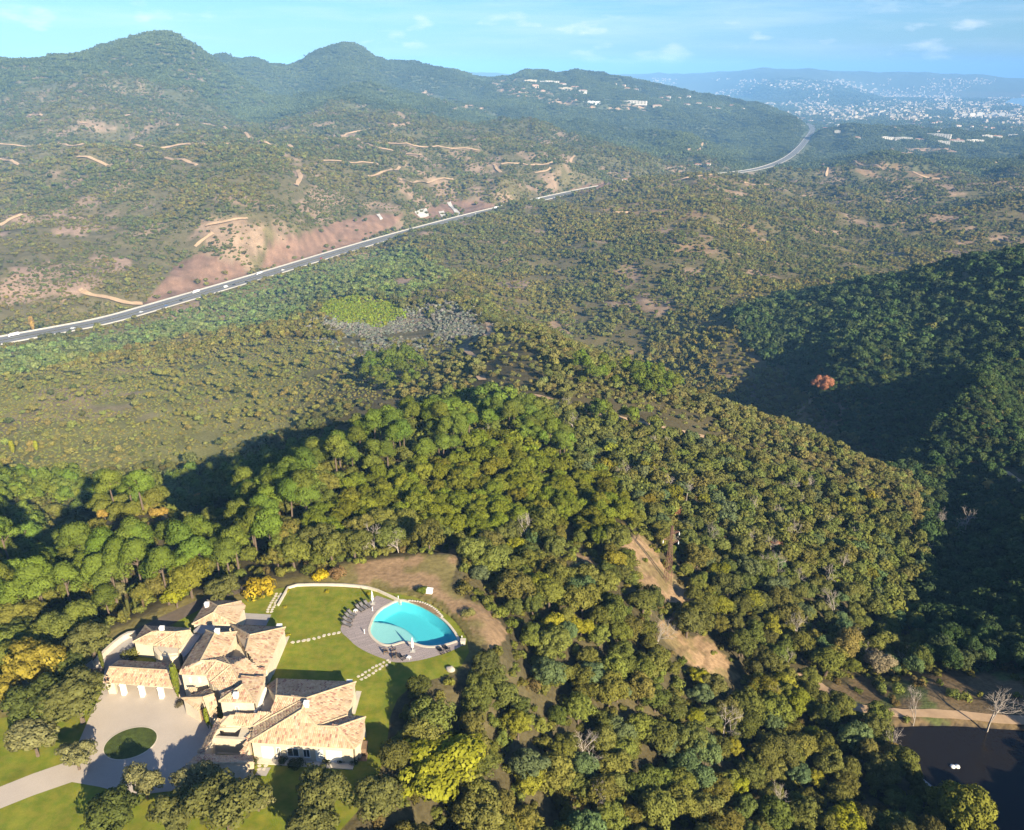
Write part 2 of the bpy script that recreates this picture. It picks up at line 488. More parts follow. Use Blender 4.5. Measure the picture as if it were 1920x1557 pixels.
M = {}
def mat(name, base, rough=0.85, var=0.25, scale=3.0, bump=0.0, bscale=None, var2=0.0, scale2=0.3, spec=0.3, attr=None, metal=0.0, hue=None):
    """plain procedural surface: base colour broken up by two sizes of noise"""
    m = bpy.data.materials.new(name); m.use_nodes = True
    nt = m.node_tree; N = nt.nodes; L = nt.links
    b = N['Principled BSDF']
    b.inputs['Roughness'].default_value = rough
    b.inputs['Specular IOR Level'].default_value = spec
    b.inputs['Metallic'].default_value = metal
    geo = N.new('ShaderNodeNewGeometry')
    no = N.new('ShaderNodeTexNoise'); no.inputs['Scale'].default_value = scale; no.inputs['Detail'].default_value = 5
    no.inputs['Roughness'].default_value = 0.65
    L.new(geo.outputs['Position'], no.inputs['Vector'])
    mr = N.new('ShaderNodeMapRange')
    mr.inputs['From Min'].default_value = 0.25; mr.inputs['From Max'].default_value = 0.75
    mr.inputs['To Min'].default_value = 1 - var; mr.inputs['To Max'].default_value = 1 + var
    L.new(no.outputs[0], mr.inputs['Value'])
    val = mr.outputs[0]
    if var2:
        n2 = N.new('ShaderNodeTexNoise'); n2.inputs['Scale'].default_value = scale2; n2.inputs['Detail'].default_value = 3
        L.new(geo.outputs['Position'], n2.inputs['Vector'])
        m2 = N.new('ShaderNodeMapRange')
        m2.inputs['From Min'].default_value = 0.25; m2.inputs['From Max'].default_value = 0.75
        m2.inputs['To Min'].default_value = 1 - var2; m2.inputs['To Max'].default_value = 1 + var2
        L.new(n2.outputs[0], m2.inputs['Value'])
        mu = N.new('ShaderNodeMath'); mu.operation = 'MULTIPLY'
        L.new(val, mu.inputs[0]); L.new(m2.outputs[0], mu.inputs[1]); val = mu.outputs[0]
    vm = N.new('ShaderNodeVectorMath'); vm.operation = 'SCALE'
    L.new(val, vm.inputs['Scale'])
    if attr:
        at = N.new('ShaderNodeAttribute'); at.attribute_name = attr
        L.new(at.outputs['Color'], vm.inputs[0])
    elif hue:
        mx = N.new('ShaderNodeMix'); mx.data_type = 'RGBA'
        mx.inputs['A'].default_value = (*base, 1); mx.inputs['B'].default_value = (*hue, 1)
        n3 = N.new('ShaderNodeTexNoise'); n3.inputs['Scale'].default_value = scale2 * 2.3; n3.inputs['Detail'].default_value = 4
        L.new(geo.outputs['Position'], n3.inputs['Vector'])
        m3 = N.new('ShaderNodeMapRange'); m3.inputs['From Min'].default_value = 0.38; m3.inputs['From Max'].default_value = 0.62
        L.new(n3.outputs[0], m3.inputs['Value']); L.new(m3.outputs[0], mx.inputs['Factor'])
        L.new(mx.outputs['Result'], vm.inputs[0])
    else:
        vm.inputs[0].default_value = base
    L.new(vm.outputs[0], b.inputs['Base Color'])
    if bump:
        bp = N.new('ShaderNodeBump'); bp.inputs['Strength'].default_value = 1.0; bp.inputs['Distance'].default_value = bump
        nb = N.new('ShaderNodeTexNoise'); nb.inputs['Scale'].default_value = bscale or scale * 2; nb.inputs['Detail'].default_value = 4
        L.new(geo.outputs['Position'], nb.inputs['Vector']); L.new(nb.outputs[0], bp.inputs['Height'])
        L.new(bp.outputs[0], b.inputs['Normal'])
    M[name] = m
    return m

mat('terrain', (0.1, 0.1, 0.05), 0.95, 0.38, 0.9, attr='col', var2=0.30, scale2=0.07, bump=0.15, bscale=1.5, spec=0.1)
mat('lawn', (0.138, 0.172, 0.017), 0.9, 0.13, 6.0, var2=0.22, scale2=0.30, bump=0.03, bscale=18, spec=0.15, hue=(0.205, 0.198, 0.026))
mat('gravel', (0.45, 0.385, 0.325), 0.95, 0.09, 9.0, var2=0.10, scale2=0.15, bump=0.01, bscale=30, spec=0.1)
mat('soil', (0.24, 0.16, 0.095), 0.95, 0.3, 1.6, var2=0.2, scale2=0.2, bump=0.08, bscale=4, spec=0.1)
mat('track_soil', (0.40, 0.275, 0.17), 0.95, 0.2, 0.5, var2=0.15, scale2=0.03, spec=0.1)
mat('stone_pale', (0.52, 0.46, 0.37), 0.85, 0.12, 4.0, var2=0.1, scale2=0.6, bump=0.01, bscale=12)
mat('wall_plaster', (0.56, 0.48, 0.36), 0.9, 0.10, 3.0, var2=0.10, scale2=0.5, bump=0.015, bscale=9)
mat('flat_roof', (0.50, 0.43, 0.32), 0.9, 0.10, 2.0, var2=0.12, scale2=0.3)
mat('paving_grey', (0.34, 0.31, 0.29), 0.85, 0.09, 3.0, var2=0.1, scale2=0.4)
mat('roof_tile', (0.5, 0.4, 0.3), 0.9, 0.14, 9.0, attr='col', spec=0.15, var2=0.12, scale2=0.9)
mat('white_paint', (0.78, 0.77, 0.74), 0.6, 0.06, 2.0)
mat('dark_frame', (0.035, 0.032, 0.03), 0.5, 0.2, 4.0)
mat('charcoal_fabric', (0.05, 0.047, 0.05), 0.9, 0.2, 6.0)
mat('grey_fabric', (0.15, 0.14, 0.145), 0.9, 0.12, 6.0)
mat('canvas_white', (0.78, 0.77, 0.75), 0.9, 0.06, 4.0)
mat('wood', (0.20, 0.13, 0.08), 0.8, 0.25, 5.0)
mat('wood_grey', (0.30, 0.265, 0.25), 0.85, 0.16, 2.5, var2=0.1, scale2=0.5)
mat('window_glass', (0.03, 0.035, 0.04), 0.12, 0.1, 1.0, spec=0.6)
mat('bark', (0.13, 0.095, 0.07), 0.95, 0.3, 5.0, bump=0.02)
mat('bark_pale', (0.36, 0.31, 0.27), 0.95, 0.2, 5.0)
mat('rust', (0.17, 0.09, 0.07), 0.8, 0.3, 2.0)
mat('asphalt', (0.17, 0.165, 0.165), 0.9, 0.12, 0.5, var2=0.12, scale2=0.02)
mat('concrete', (0.40, 0.38, 0.35), 0.9, 0.12, 0.3, var2=0.1, scale2=0.03)
mat('shotcrete', (0.46, 0.44, 0.41), 0.9, 0.12, 0.5)
mat('road_paint', (0.55, 0.55, 0.53), 0.7, 0.08, 1.0)
mat('red_rock', (0.34, 0.205, 0.15), 0.95, 0.3, 0.15, var2=0.25, scale2=0.04, bump=0.8, bscale=0.35)
mat('house_white', (0.58, 0.54, 0.48), 0.9, 0.08, 0.2)
mat('house_pink', (0.52, 0.38, 0.30), 0.9, 0.08, 0.2)
mat('house_cream', (0.44, 0.375, 0.29), 0.9, 0.08, 0.2)
mat('tile_far', (0.40, 0.20, 0.13), 0.9, 0.15, 0.3)
mat('rock_grey', (0.40, 0.36, 0.31), 0.9, 0.2, 2.0, bump=0.05, bscale=5)
mat('pot_yellow', (0.62, 0.42, 0.06), 0.6, 0.1, 4.0)

def leaf_mat(name, trans=0.35, var=0.34):
    """foliage: the tint comes from each tree, broken up leaf by leaf"""
    m = bpy.data.materials.new(name); m.use_nodes = True
    nt = m.node_tree; N = nt.nodes; L = nt.links
    N.remove(N['Principled BSDF'])
    out = N['Material Output']
    at = N.new('ShaderNodeAttribute'); at.attribute_type = 'INSTANCER'; at.attribute_name = 'tint'
    lv = N.new('ShaderNodeAttribute'); lv.attribute_name = 'leaf'
    mr = N.new('ShaderNodeMapRange')
    mr.inputs['To Min'].default_value = 1 - var; mr.inputs['To Max'].default_value = 1 + var
    L.new(lv.outputs['Fac'], mr.inputs['Value'])
    vm = N.new('ShaderNodeVectorMath'); vm.operation = 'SCALE'
    L.new(at.outputs['Vector'], vm.inputs[0]); L.new(mr.outputs[0], vm.inputs['Scale'])
    d = N.new('ShaderNodeBsdfDiffuse'); t = N.new('ShaderNodeBsdfTranslucent')
    hs = N.new('ShaderNodeHueSaturation'); hs.inputs['Saturation'].default_value = 1.15; hs.inputs['Value'].default_value = 1.25
    L.new(vm.outputs[0], d.inputs['Color']); L.new(vm.outputs[0], hs.inputs['Color']); L.new(hs.outputs[0], t.inputs['Color'])
    mx = N.new('ShaderNodeMixShader'); mx.inputs[0].default_value = trans
    L.new(d.outputs[0], mx.inputs[1]); L.new(t.outputs[0], mx.inputs[2]); L.new(mx.outputs[0], out.inputs['Surface'])
    M[name] = m
    return m
leaf_mat('foliage', 0.14)
leaf_mat('foliage_far', 0.08)
# ---------------------------------------------------------------- ground cover zones, outlined on the photograph
Z_CLEARING = [(598,1082),(650,1058),(760,1047),(850,1030),(872,1058),(835,1095),(872,1112),(920,1150),(952,1190),(938,1218),(893,1205),(868,1160),(800,1108),(700,1094),(640,1090)]
Z_CORR1 = [(1163,1000),(1202,1004),(1268,1085),(1298,1125),(1280,1150),(1240,1130),(1190,1075)]
Z_CORR2 = [(1225,1170),(1262,1150),(1290,1203),(1332,1188),(1348,1215),(1390,1268),(1372,1288),(1320,1266),(1258,1226)]
Z_CORR3 = [(1062,1034),(1132,1058),(1120,1066),(1064,1044)]
Z_CUT1 = [(268,572),(300,532),(338,493),(375,474),(432,490),(478,516),(430,538),(330,568)]
Z_CUT2 = [(485,508),(510,455),(560,440),(640,414),(720,398),(755,404),(738,424),(640,470),(560,496)]
Z_CUT3 = [(775,402),(840,378),(905,378),(935,388),(880,403),(790,414)]
Z_CUT4 = [(1045,368),(1085,350),(1140,342),(1160,346),(1110,360)]
Z_GREYSOIL = [(728,534),(750,522),(788,520),(786,532),(760,542)]
Z_MIMOSA = [(560,600),(640,575),(740,575),(840,562),(905,580),(925,605),(915,640),(860,660),(740,655),(640,650)]
Z_BRIGHT = [(596,588),(606,566),(670,552),(742,566),(762,594),(720,604),(640,604)]
Z_ROCKY = [(0,410),(120,400),(230,430),(250,500),(180,540),(60,590),(0,600)]
Z_TOP1 = [(1110,395),(1180,380),(1270,385),(1330,400),(1300,415),(1180,408)]
Z_TOP2 = [(1280,342),(1330,328),(1420,350),(1400,362),(1320,358)]
Z_TOP3 = [(1385,418),(1420,415),(1465,436),(1450,448),(1405,436)]
Z_TOP4 = [(1240,440),(1330,430),(1345,470),(1270,480)]
Z_TOP5 = [(1590,300),(1760,310),(1830,330),(1700,345),(1600,330)]
Z_ORANGE = [(785,168),(880,195),(935,215),(925,222),(860,205),(790,180)]
Z_ORANGE2 = [(920,150),(985,145),(1020,170),(1120,195),(1240,200),(1230,212),(1100,205),(990,185),(930,175)]
Z_ORANGE3 = [(725,232),(768,226),(768,236),(735,240)]
Z_FIELD = [(1660,278),(1780,276),(1800,288),(1680,292)]
Z_BANK = [(1540,1290),(1640,1270),(1800,1262),(1990,1262),(1990,1375),(1660,1372)]
Z_TERR_OUT = TERR

c_litter = np.array([0.085, 0.070, 0.036]); c_scrub = np.array([0.195, 0.182, 0.062]); c_mid = np.array([0.13, 0.108, 0.05])
c_far = np.array([0.085, 0.095, 0.045]); c_soil = np.array([0.28, 0.185, 0.105]); c_red = np.array([0.225, 0.135, 0.095]); c_dry = np.array([0.27, 0.20, 0.085])
c_pink = np.array([0.31, 0.21, 0.155])
VPX, VPY = proj(GX, GY, H)
_wob = smooth((1200 - RR) / 900) * 16 + 5
VPX = VPX + (fbm(GX / 5.0, GY / 5.0, 3, 55) - 0.5) * _wob * (1 + 1.5 * (RR < 300)); VPY = VPY + (fbm(GX / 5.0, GY / 5.0, 3, 57) - 0.5) * _wob
C = np.zeros(GX.shape + (3,))
def mixc(w, c):
    global C
    C = C * (1 - w[..., None]) + np.asarray(c) * w[..., None]
C[:] = c_litter
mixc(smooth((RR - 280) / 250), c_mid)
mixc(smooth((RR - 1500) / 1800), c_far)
mixc(smooth((700 - VPX) / 250) * smooth((RR - 230) / 60) * smooth((640 - RR) / 80), c_scrub)
nA = fbm(GX / 45.0, GY / 45.0, 4, 31); nB = fbm(GX / 160.0, GY / 160.0, 4, 41); nC = fbm(GX / 9.0, GY / 9.0, 3, 51)
mixc(smooth((nA - 0.55) / 0.1) * smooth((RR - 350) / 200) * smooth((4000 - RR) / 2000) * 0.65, c_pink)
def zone(poly, c, w=1.0, soft=0.0, rlo=0.0, rhi=1e9):
    m = inpoly(VPX, VPY, poly) & (RR > rlo) & (RR < rhi)
    f = m.astype(float) * w
    if soft:
        f = f * smooth((nA - 0.5 + soft) / 0.12)
    mixc(f, c)
zone(Z_ROCKY, c_pink, 0.8, 0.02, 600, 1400)
for z_ in (Z_TOP1, Z_TOP2, Z_TOP3, Z_TOP4, Z_TOP5):
    zone(z_, c_soil * 0.8, 0.8, 0.1, 900, 3000)
for z_ in (Z_ORANGE, Z_ORANGE2, Z_ORANGE3):
    zone(z_, np.array([0.46, 0.31, 0.21]), 0.9, 0.02, 1800, 5500)
zone(Z_GREYSOIL, np.array([0.24, 0.17, 0.13]), 0.95, 0, 500, 1300)
zone(Z_MIMOSA, np.array([0.21, 0.16, 0.11]), 0.7, 0.08, 400, 1000)
for z_ in (Z_CUT1, Z_CUT2, Z_CUT3, Z_CUT4):
    zone(z_, c_red, 0.95, 0, 650, 2400)
    mixc((inpoly(VPX, VPY, z_) & (RR > 650) & (RR < 2400)).astype(float) * smooth((fbm(GX / 7.0 + GY / 30.0, GY / 22.0, 4, 63) - 0.48) / 0.12) * 0.6, np.array([0.15, 0.095, 0.065]))
zone(Z_FIELD, np.array([0.30, 0.20, 0.13]), 1, 0, 2600, 5000)
zone(Z_CLEARING, c_soil, 1, 0, 0, 250)
mixc(inpoly(VPX, VPY, Z_CLEARING).astype(float) * smooth((nC - 0.48) / 0.08) * 0.7 * (RR < 250), np.array([0.20, 0.17, 0.06]))
for z_ in (Z_CORR1, Z_CORR2, Z_CORR3):
    zone(z_, c_soil * 1.05, 1, 0, 0, 300)
    mixc((inpoly(VPX, VPY, z_) & (RR < 300)).astype(float) * smooth((fbm(GX / 3.0, GY / 3.0, 4, 65) - 0.5) / 0.08) * 0.65, np.array([0.15, 0.125, 0.05]))
    mixc((inpoly(VPX, VPY, z_) & (RR < 300)).astype(float) * smooth((ridged(GX / 4.0 - GY / 6.0, GY / 9.0, 3, 67) - 0.74) / 0.06) * 0.5, np.array([0.14, 0.09, 0.055]))
zone(Z_BANK, np.array([0.17, 0.12, 0.065]), 0.9, 0, 0, 230)
mixc(inpoly(VPX, VPY, Z_BANK).astype(float) * smooth((nC - 0.5) / 0.06) * (RR < 230), np.array([0.10, 0.115, 0.04]))
_tw = inpoly(GX, GY, TERR)
mixc(_tw.astype(float), np.array([0.15, 0.125, 0.045]))
zone(Z_CLEARING, c_soil * 1.05, 1, 0, 0, 250)
mixc(inpoly(VPX, VPY, Z_CLEARING).astype(float) * smooth((nC - 0.46) / 0.08) * 0.75 * (RR < 250), np.array([0.17, 0.155, 0.05]))
_pd = polydist(GX, GY, PONDP)
mixc((_pd < 0.3).astype(float), np.array([0.045, 0.036, 0.03]))
mixc(((RR > 5200) & (H < -230)).astype(float) * 0.8, np.array([0.12, 0.12, 0.075]))

ii, jj = np.meshgrid(np.arange(NT - 1), np.arange(NR - 1), indexing='ij')
_a = (ii * NR + jj).ravel()
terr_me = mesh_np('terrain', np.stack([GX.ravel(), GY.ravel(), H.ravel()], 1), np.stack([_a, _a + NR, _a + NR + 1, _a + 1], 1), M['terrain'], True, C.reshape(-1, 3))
link('terrain', terr_me, kind='structure', label='rolling scrub covered hills falling to a distant coastal plain')

# sea
def water_mat(name, tint, refl=0.02, rough=0.05, deep=None):
    m = bpy.data.materials.new(name); m.use_nodes = True
    nt = m.node_tree; N = nt.nodes; L = nt.links
    b = N['Principled BSDF']
    b.inputs['Base Color'].default_value = (*tint, 1); b.inputs['Roughness'].default_value = rough
    b.inputs['Specular IOR Level'].default_value = 0.5
    geo = N.new('ShaderNodeNewGeometry'); no = N.new('ShaderNodeTexNoise'); no.inputs['Scale'].default_value = 1.2 if name != 'sea' else 0.02
    no.inputs['Detail'].default_value = 4
    bp = N.new('ShaderNodeBump'); bp.inputs['Distance'].default_value = 0.02 if name != 'sea' else 1.5
    L.new(geo.outputs['Position'], no.inputs['Vector']); L.new(no.outputs[0], bp.inputs['Height']); L.new(bp.outputs[0], b.inputs['Normal'])
    M[name] = m
water_mat('sea', (0.16, 0.27, 0.34), rough=0.3)
water_mat('pond_water', (0.013, 0.011, 0.010), rough=0.12)
M['pond_water'].node_tree.nodes['Principled BSDF'].inputs['Specular IOR Level'].default_value = 0.22
_k = 60
sv = []; sf = []
for i in range(_k + 1):
    t = TH0 + (TH1 - TH0) * i / _k
    for r_ in (6000.0, 40000.0):
        sv.append((r_ * math.sin(t), r_ * math.cos(t), SEA))
for i in range(_k):
    sf.append((2 * i, 2 * i + 2, 2 * i + 3, 2 * i + 1))
link('sea', mesh_np('sea', sv, sf, M['sea']), kind='structure', label='pale blue bay of the sea on the right horizon')
pw = MB(); pw.add([(p[0], p[1], POND_Z) for p in PONDP], [tuple(range(len(PONDP)))[::-1]])
pond = pw.build('pond_water', M['pond_water'], kind='structure', label='dark still pond in the shaded ravine at lower right')

# ---------------------------------------------------------------- ribbons: tracks and roads
def ribbon(pts, half, lift, offs=0.0, step=None, terrain=True):
    """strip along world points; half widths may be one number or one per point"""
    pts = [np.array(p, float) for p in pts]
    n = len(pts)
    hw = half if hasattr(half, '__len__') else [half] * n
    L_ = []; R_ = []
    for i in range(n):
        d = pts[min(i + 1, n - 1)] - pts[max(i - 1, 0)]
        nrm = np.array([d[1], -d[0]]); nrm = nrm / (np.linalg.norm(nrm) + 1e-9)
        a = pts[i][:2] + nrm * (offs - hw[i]); b = pts[i][:2] + nrm * (offs + hw[i])
        za = float(hgt(*a)) if terrain else pts[i][2]; zb = float(hgt(*b)) if terrain else pts[i][2]
        if terrain: za = zb = max(za, zb)
        L_.append((a[0], a[1], za + lift)); R_.append((b[0], b[1], zb + lift))
    v = L_ + R_
    f = [(i, n + i, n + i + 1, i + 1) for i in range(n - 1)]
    return v, f

def dense(pts, step):
    out = []
    for a, b in zip(pts[:-1], pts[1:]):
        a = np.array(a, float); b = np.array(b, float)
        k = max(1, int(np.linalg.norm(b - a) / step))
        out += [a + (b - a) * i / k for i in range(k)]
    out.append(np.array(pts[-1], float))
    return out

TRACKS_FAR = [([(405,238),(430,245),(465,258),(495,270),(525,276),(560,284)],3.5),([(610,262),(640,255),(680,246),(706,240),(740,236)],4),([(640,256),(655,260),(690,275),(735,285),(790,292)],3),
 ([(605,304),(660,306),(710,310)],2.5),([(690,333),(720,325),(750,315)],3),([(556,352),(566,338),(558,322)],4),([(700,268),(740,272),(800,278),(855,280),(900,284)],3),
 ([(750,340),(800,341),(850,338)],3),([(0,272),(40,273),(95,273),(135,280),(160,273),(200,272),(250,276),(300,280),(340,273),(400,273),(470,274)],3),
 ([(0,300),(25,304),(38,312)],3.5),([(145,297),(180,302),(202,313)],3.5),([(310,298),(350,303),(370,312)],3.5),([(385,427),(430,420),(465,412)],2.5),
 ([(1002,326),(1030,319),(1032,316)],3),([(927,310),(931,319),(940,325)],3.5),([(940,310),(1000,309),(1045,306),(1078,294)],3.5),
 ([(1258,341),(1290,335),(1335,329)],3.5),([(1395,345),(1440,347),(1468,351)],2.5),([(1549,332),(1552,318),(1568,310)],3),
 ([(1600,303),(1610,310),(1660,322),(1720,332),(1762,337)],2.5),([(1860,314),(1897,305)],3),([(1150,401),(1182,400)],3),([(1290,283),(1325,271)],3.5),
 ([(55,218),(80,219)],3.5),([(150,232),(165,234)],3.5),([(205,217),(245,218)],3.5),([(316,232),(334,234)],3.5),([(382,234),(396,236)],3.5),
 ([(150,545),(165,555),(210,566),(268,572)],4),([(0,425),(20,412),(42,404)],2.5),([(366,465),(400,440)],3)]
for k_, (pp, hw) in enumerate(TRACKS_FAR):
    w3 = dense(chaikin([hit(*p, rmin=600) for p in pp], 2), 12.0)
    v, f = ribbon(w3, [hw * (0.55 + 0.5 * random.random()) for _ in w3], 0.8)
    k2 = len(w3)
    for i in range(k2):             # the uphill side is a cut bank of bare earth
        j = i if math.hypot(v[i][0], v[i][1]) > math.hypot(v[k2 + i][0], v[k2 + i][1]) else k2 + i
        v[j] = (v[j][0], v[j][1], v[j][2] + 1.3 + 1.1 * random.random())
    link('dirt_track', mesh_np('dirt_track', v, f, M['track_soil']), kind='structure')
TRACKS_NEAR = [([(1500,1262),(1537,1289),(1575,1318),(1612,1330),(1669,1338),(1744,1338),(1819,1342),(1870,1350),(1990,1356)],1.25),
 ([(905,642),(921,626),(914,606)],1.8),([(862,655),(880,664),(893,674)],1.8),([(950,745),(1000,740),(1060,762),(1130,777),(1220,797),(1290,812),(1355,827)],1.5),
 ([(1885,885),(1905,900),(1930,915)],1.2),([(900,708),(905,716)],2.0)]
TRK_W = []
for k_, (pp, hw) in enumerate(TRACKS_NEAR):
    w3 = dense(chaikin([hit(*p) for p in pp], 2), 3.0)
    TRK_W.append((w3, hw))
    v, f = ribbon(w3, [hw * (0.9 + 0.25 * random.random()) for _ in w3], 0.12)
    link('dirt_track', mesh_np('dirt_track', v, f, M['track_soil']), kind='structure', label='pale dirt track crossing the hillside')
TRK_FARW = [(chaikin([hit(*p, rmin=600) for p in pp], 1), hw) for pp, hw in TRACKS_FAR]

# ---------------------------------------------------------------- motorway
hw = dense(HWAY, 14.0)
v, f = ribbon(hw, 12.6, 0.55, terrain=False); link('motorway', mesh_np('motorway', v, f, M['asphalt']), kind='structure', label='two lane grey motorway crossing the hills')
v, f = ribbon(hw, 1.6, 0.75, terrain=False); link('motorway_median', mesh_np('motorway_median', v, f, mat('median_soil', (0.13, 0.115, 0.06), 0.95, 0.4, 0.4)), kind='structure')
for off, w_ in ((-11.6, 0.14), (-2.3, 0.14), (2.3, 0.14), (11.6, 0.14)):
    v, f = ribbon(hw, w_, 0.57, off, terrain=False)
    link('road_marking', mesh_np('road_marking', v, f, M['road_paint']), kind='structure')
def barrier(off, h_, t_, label):
    m = MB()
    P3 = [p for p in hw]
    top = []
    v1, f1 = ribbon(P3, t_, 0.5 + h_, off, terrain=False)
    n = len(P3)
    vv = v1 + [(x, y, z - h_ - 0.4) for x, y, z in v1]
    ff = list(f1)
    for i in range(n - 1):
        ff += [(i + 1, i, 2 * n + i, 2 * n + i + 1), (n + i, n + i + 1, 3 * n + i + 1, 3 * n + i)]
    link('crash_barrier', mesh_np('crash_barrier', vv, ff, M['concrete']), label=label, cat='barrier')
barrier(-13.6, 1.3, 0.4, 'pale concrete barrier along the uphill edge of the motorway')
barrier(13.2, 0.8, 0.25, 'low pale barrier along the downhill edge of the motorway')
# ---------------------------------------------------------------- villa: roof corners read off the photograph at their heights
def zA(x, y, z): return unp(180 + x / 6.4, 1120 + y / 6.4, z)
def zB(x, y, z): return unp(320 + x / 8.0, 1160 + y / 8.0, z)
def zC(x, y, z): return unp(360 + x / 5.647, 1260 + y / 5.647, z)
ROOFS = {}
def roof(wing, *faces): ROOFS.setdefault(wing, []).extend([[np.array(p) for p in f] for f in faces])
# garage: gable with the ridge along x
gE0, gE1 = zA(78, 1012, 2.7), zA(962, 1085, 2.7)
gR0, gR1 = zA(160, 838, 3.65), zA(950, 886, 3.65)
gB0, gB1 = zA(265, 757, 2.7), zA(932, 797, 2.7)
roof('garage', [gE0, gE1, gR1, gR0], [gR0, gR1, gB1, gB0])
# far wing at the top, hipped
a, b, b2, c, d, p1, p2 = zA(1335,36,3), zA(1740,50,3), zA(1795,98,3), zA(1680,322,3), zA(1150,325,3), zA(1465,108,4.1), zA(1412,184,4.1)
roof('far_wing', [b, a, p1], [a, d, p2, p1], [d, c, p2], [c, b2, b, p1, p2])
# kitchen wing, back left
a, b, l, p, p2, p3 = zA(590,340,3), zA(1130,378,3), zA(440,540,3), zA(680,414,4.0), zA(960,420,4.0), zA(1135,398,3.9)
e1, e2, e3 = zA(700,578,3), zA(1005,610,3), zA(1150,432,3.3)
roof('kitchen_wing', [b, a, p, p2], [b, p2, p3], [a, l, p], [l, e1, p2, p], [e1, e2, p2], [e2, e3, p3, p2])
# main block: ridge along y, two storeys
A1, A2, A3, A4 = zA(1320,395,5.0), zA(1425,440,5.9), zA(1255,762,5.9), zA(1000,882,5.0)
A5, A6 = zA(1690,418,4.6), zA(1545,712,4.6)
roof('main_block', [A1, A4, A3, A2], [A2, A3, A6, A5], [A5, A1, A2])
# front of the main block and the rounded stair tower
B1, B2, B3 = zB(700,640,5.7), zB(900,703,5.4), zB(1130,586,5.2)
f1, f2, f3, f4, f5 = zB(130,830,4.9), zB(520,850,4.9), zB(600,960,4.6), zB(750,1095,4.4), zB(1075,985,4.6)
f6 = zB(1050,855,4.9)
roof('stair_tower', [A4, f1, f2, B1, A3], [f2, f3, B2, B1], [f3, f4, f5, B2], [f5, f6, B2])
roof('stair_tower', [zB(800,576,4.9), A3, B1, B2], [zB(800,576,4.9), B2, B3])
# east of the tower
h1, h2, h3 = zB(1320,742,4.4), zB(1432,750,4.2), zB(1424,858,4.2)
roof('link_wing', [B2, f6, h3, h2, h1, B3])
# tower block above the entrance
t1, t2, t3, t4 = zB(1060,866,5.5), zB(1422,862,4.9), zB(1270,1262,4.9), zB(718,1246,4.9)
t5, t6 = zB(1078,992,5.6), zB(770,1112,5.0)
roof('tower_block', [t1, t5, t3, t2], [t5, t4, t3], [t6, t4, t5])
# east wing beside the lawn
E1, E2, E3, E4, E5 = zB(905,92,3.2), zB(1720,134,3.2), zB(1182,252,5.0), zB(1440,742,3.4), zB(1130,470,4.9)
E6 = zB(1322,738,3.9)
roof('east_wing', [E2, E1, E3], [E3, E5, E6, E4, E2], [E1, zB(990,250,3.6), zB(1100,452,3.6), E5, E3])
# south wing: wide hipped roof with a cross gable
S1, S2, S3, S4 = zC(895,76,3.2), zC(1735,108,3.2), zC(1203,282,5.3), zC(1164,402,5.3)
S5, S6, S7 = zC(608,742,3.0), zC(1722,812,3.0), zC(885,252,5.2)
S8, S9, S10, S11 = zC(1642,462,3.2), zC(1836,480,3.2), zC(1540,582,4.3), zC(1320,574,4.3)
S12, S13 = zC(1792,742,3.0), zC(790,152,3.2)
roof('south_wing', [S2, S1, S7, S3], [S1, S13, S7], [S3, S4, S11, S8, S2], [S4, S5, S6, S10, S11], [S8, S11, S10, S9], [S9, S10, S6, S12])
S14 = zC(652,574,3.4)
roof('south_wing', [S3, S14, S5, S4])
S15, S16, S17 = zC(540,566,3.15), zC(402,456,3.9), zC(660,438,4.1)
roof('south_wing', [S7, zC(830,442,4.1), S14, S3], [zC(830,442,4.1), S17, S16, S15, S14])
# low ranges round the small atrium and the shaded court
roof('atrium_range', [S16, zC(255,520,3.0), zC(300,560,3.3), S15], [zC(255,520,3.0), zC(60,860,2.6), zC(120,862,3.0), zC(300,560,3.3)],
     [zC(590,700,2.9), zC(640,585,3.1), zC(608,742,2.95), zC(545,888,2.7), zC(505,880,2.9)])
roof('front_range', [zC(60,868,2.9), zC(640,892,2.9), zC(650,960,3.8), zC(-60,985,3.8)], [zC(-60,985,3.8), zC(650,960,3.8), zC(660,1030,2.9), zC(560,1135,2.9), zC(-170,1135,2.9)])
# entrance porch: two small hipped roofs
n1, n2, n3, n4, n5 = zB(165,1195,3.0), zB(590,1040,3.7), zB(650,1130,3.8), zB(480,1185,3.9), zB(720,1290,3.0)
roof('porch', [n1, n4, n3, n2], [n4, n1, zC(65,405,2.7), zC(118,290,3.0)], [n3, n4, zC(118,290,3.0), zC(175,440,2.6), zC(268,352,2.8), zC(245,245,3.3)])
roof('porch', [zC(150,390,2.3), zC(235,395,2.5), zC(268,440,2.1), zC(210,480,2.0)])
roof('porch', [zB(250,1030,3.2), zB(360,1030,3.4), zB(410,1090,3.0), zB(320,1125,2.8)])

TILE_C = np.array([(0.49,0.37,0.21),(0.54,0.425,0.255),(0.44,0.315,0.18),(0.38,0.22,0.14),(0.34,0.185,0.125),(0.52,0.40,0.26),(0.28,0.17,0.115)])
TILE_C = TILE_C * np.array([1.0, 0.97, 1.10])
TILE_P = np.array([0.30,0.27,0.19,0.07,0.035,0.11,0.025])

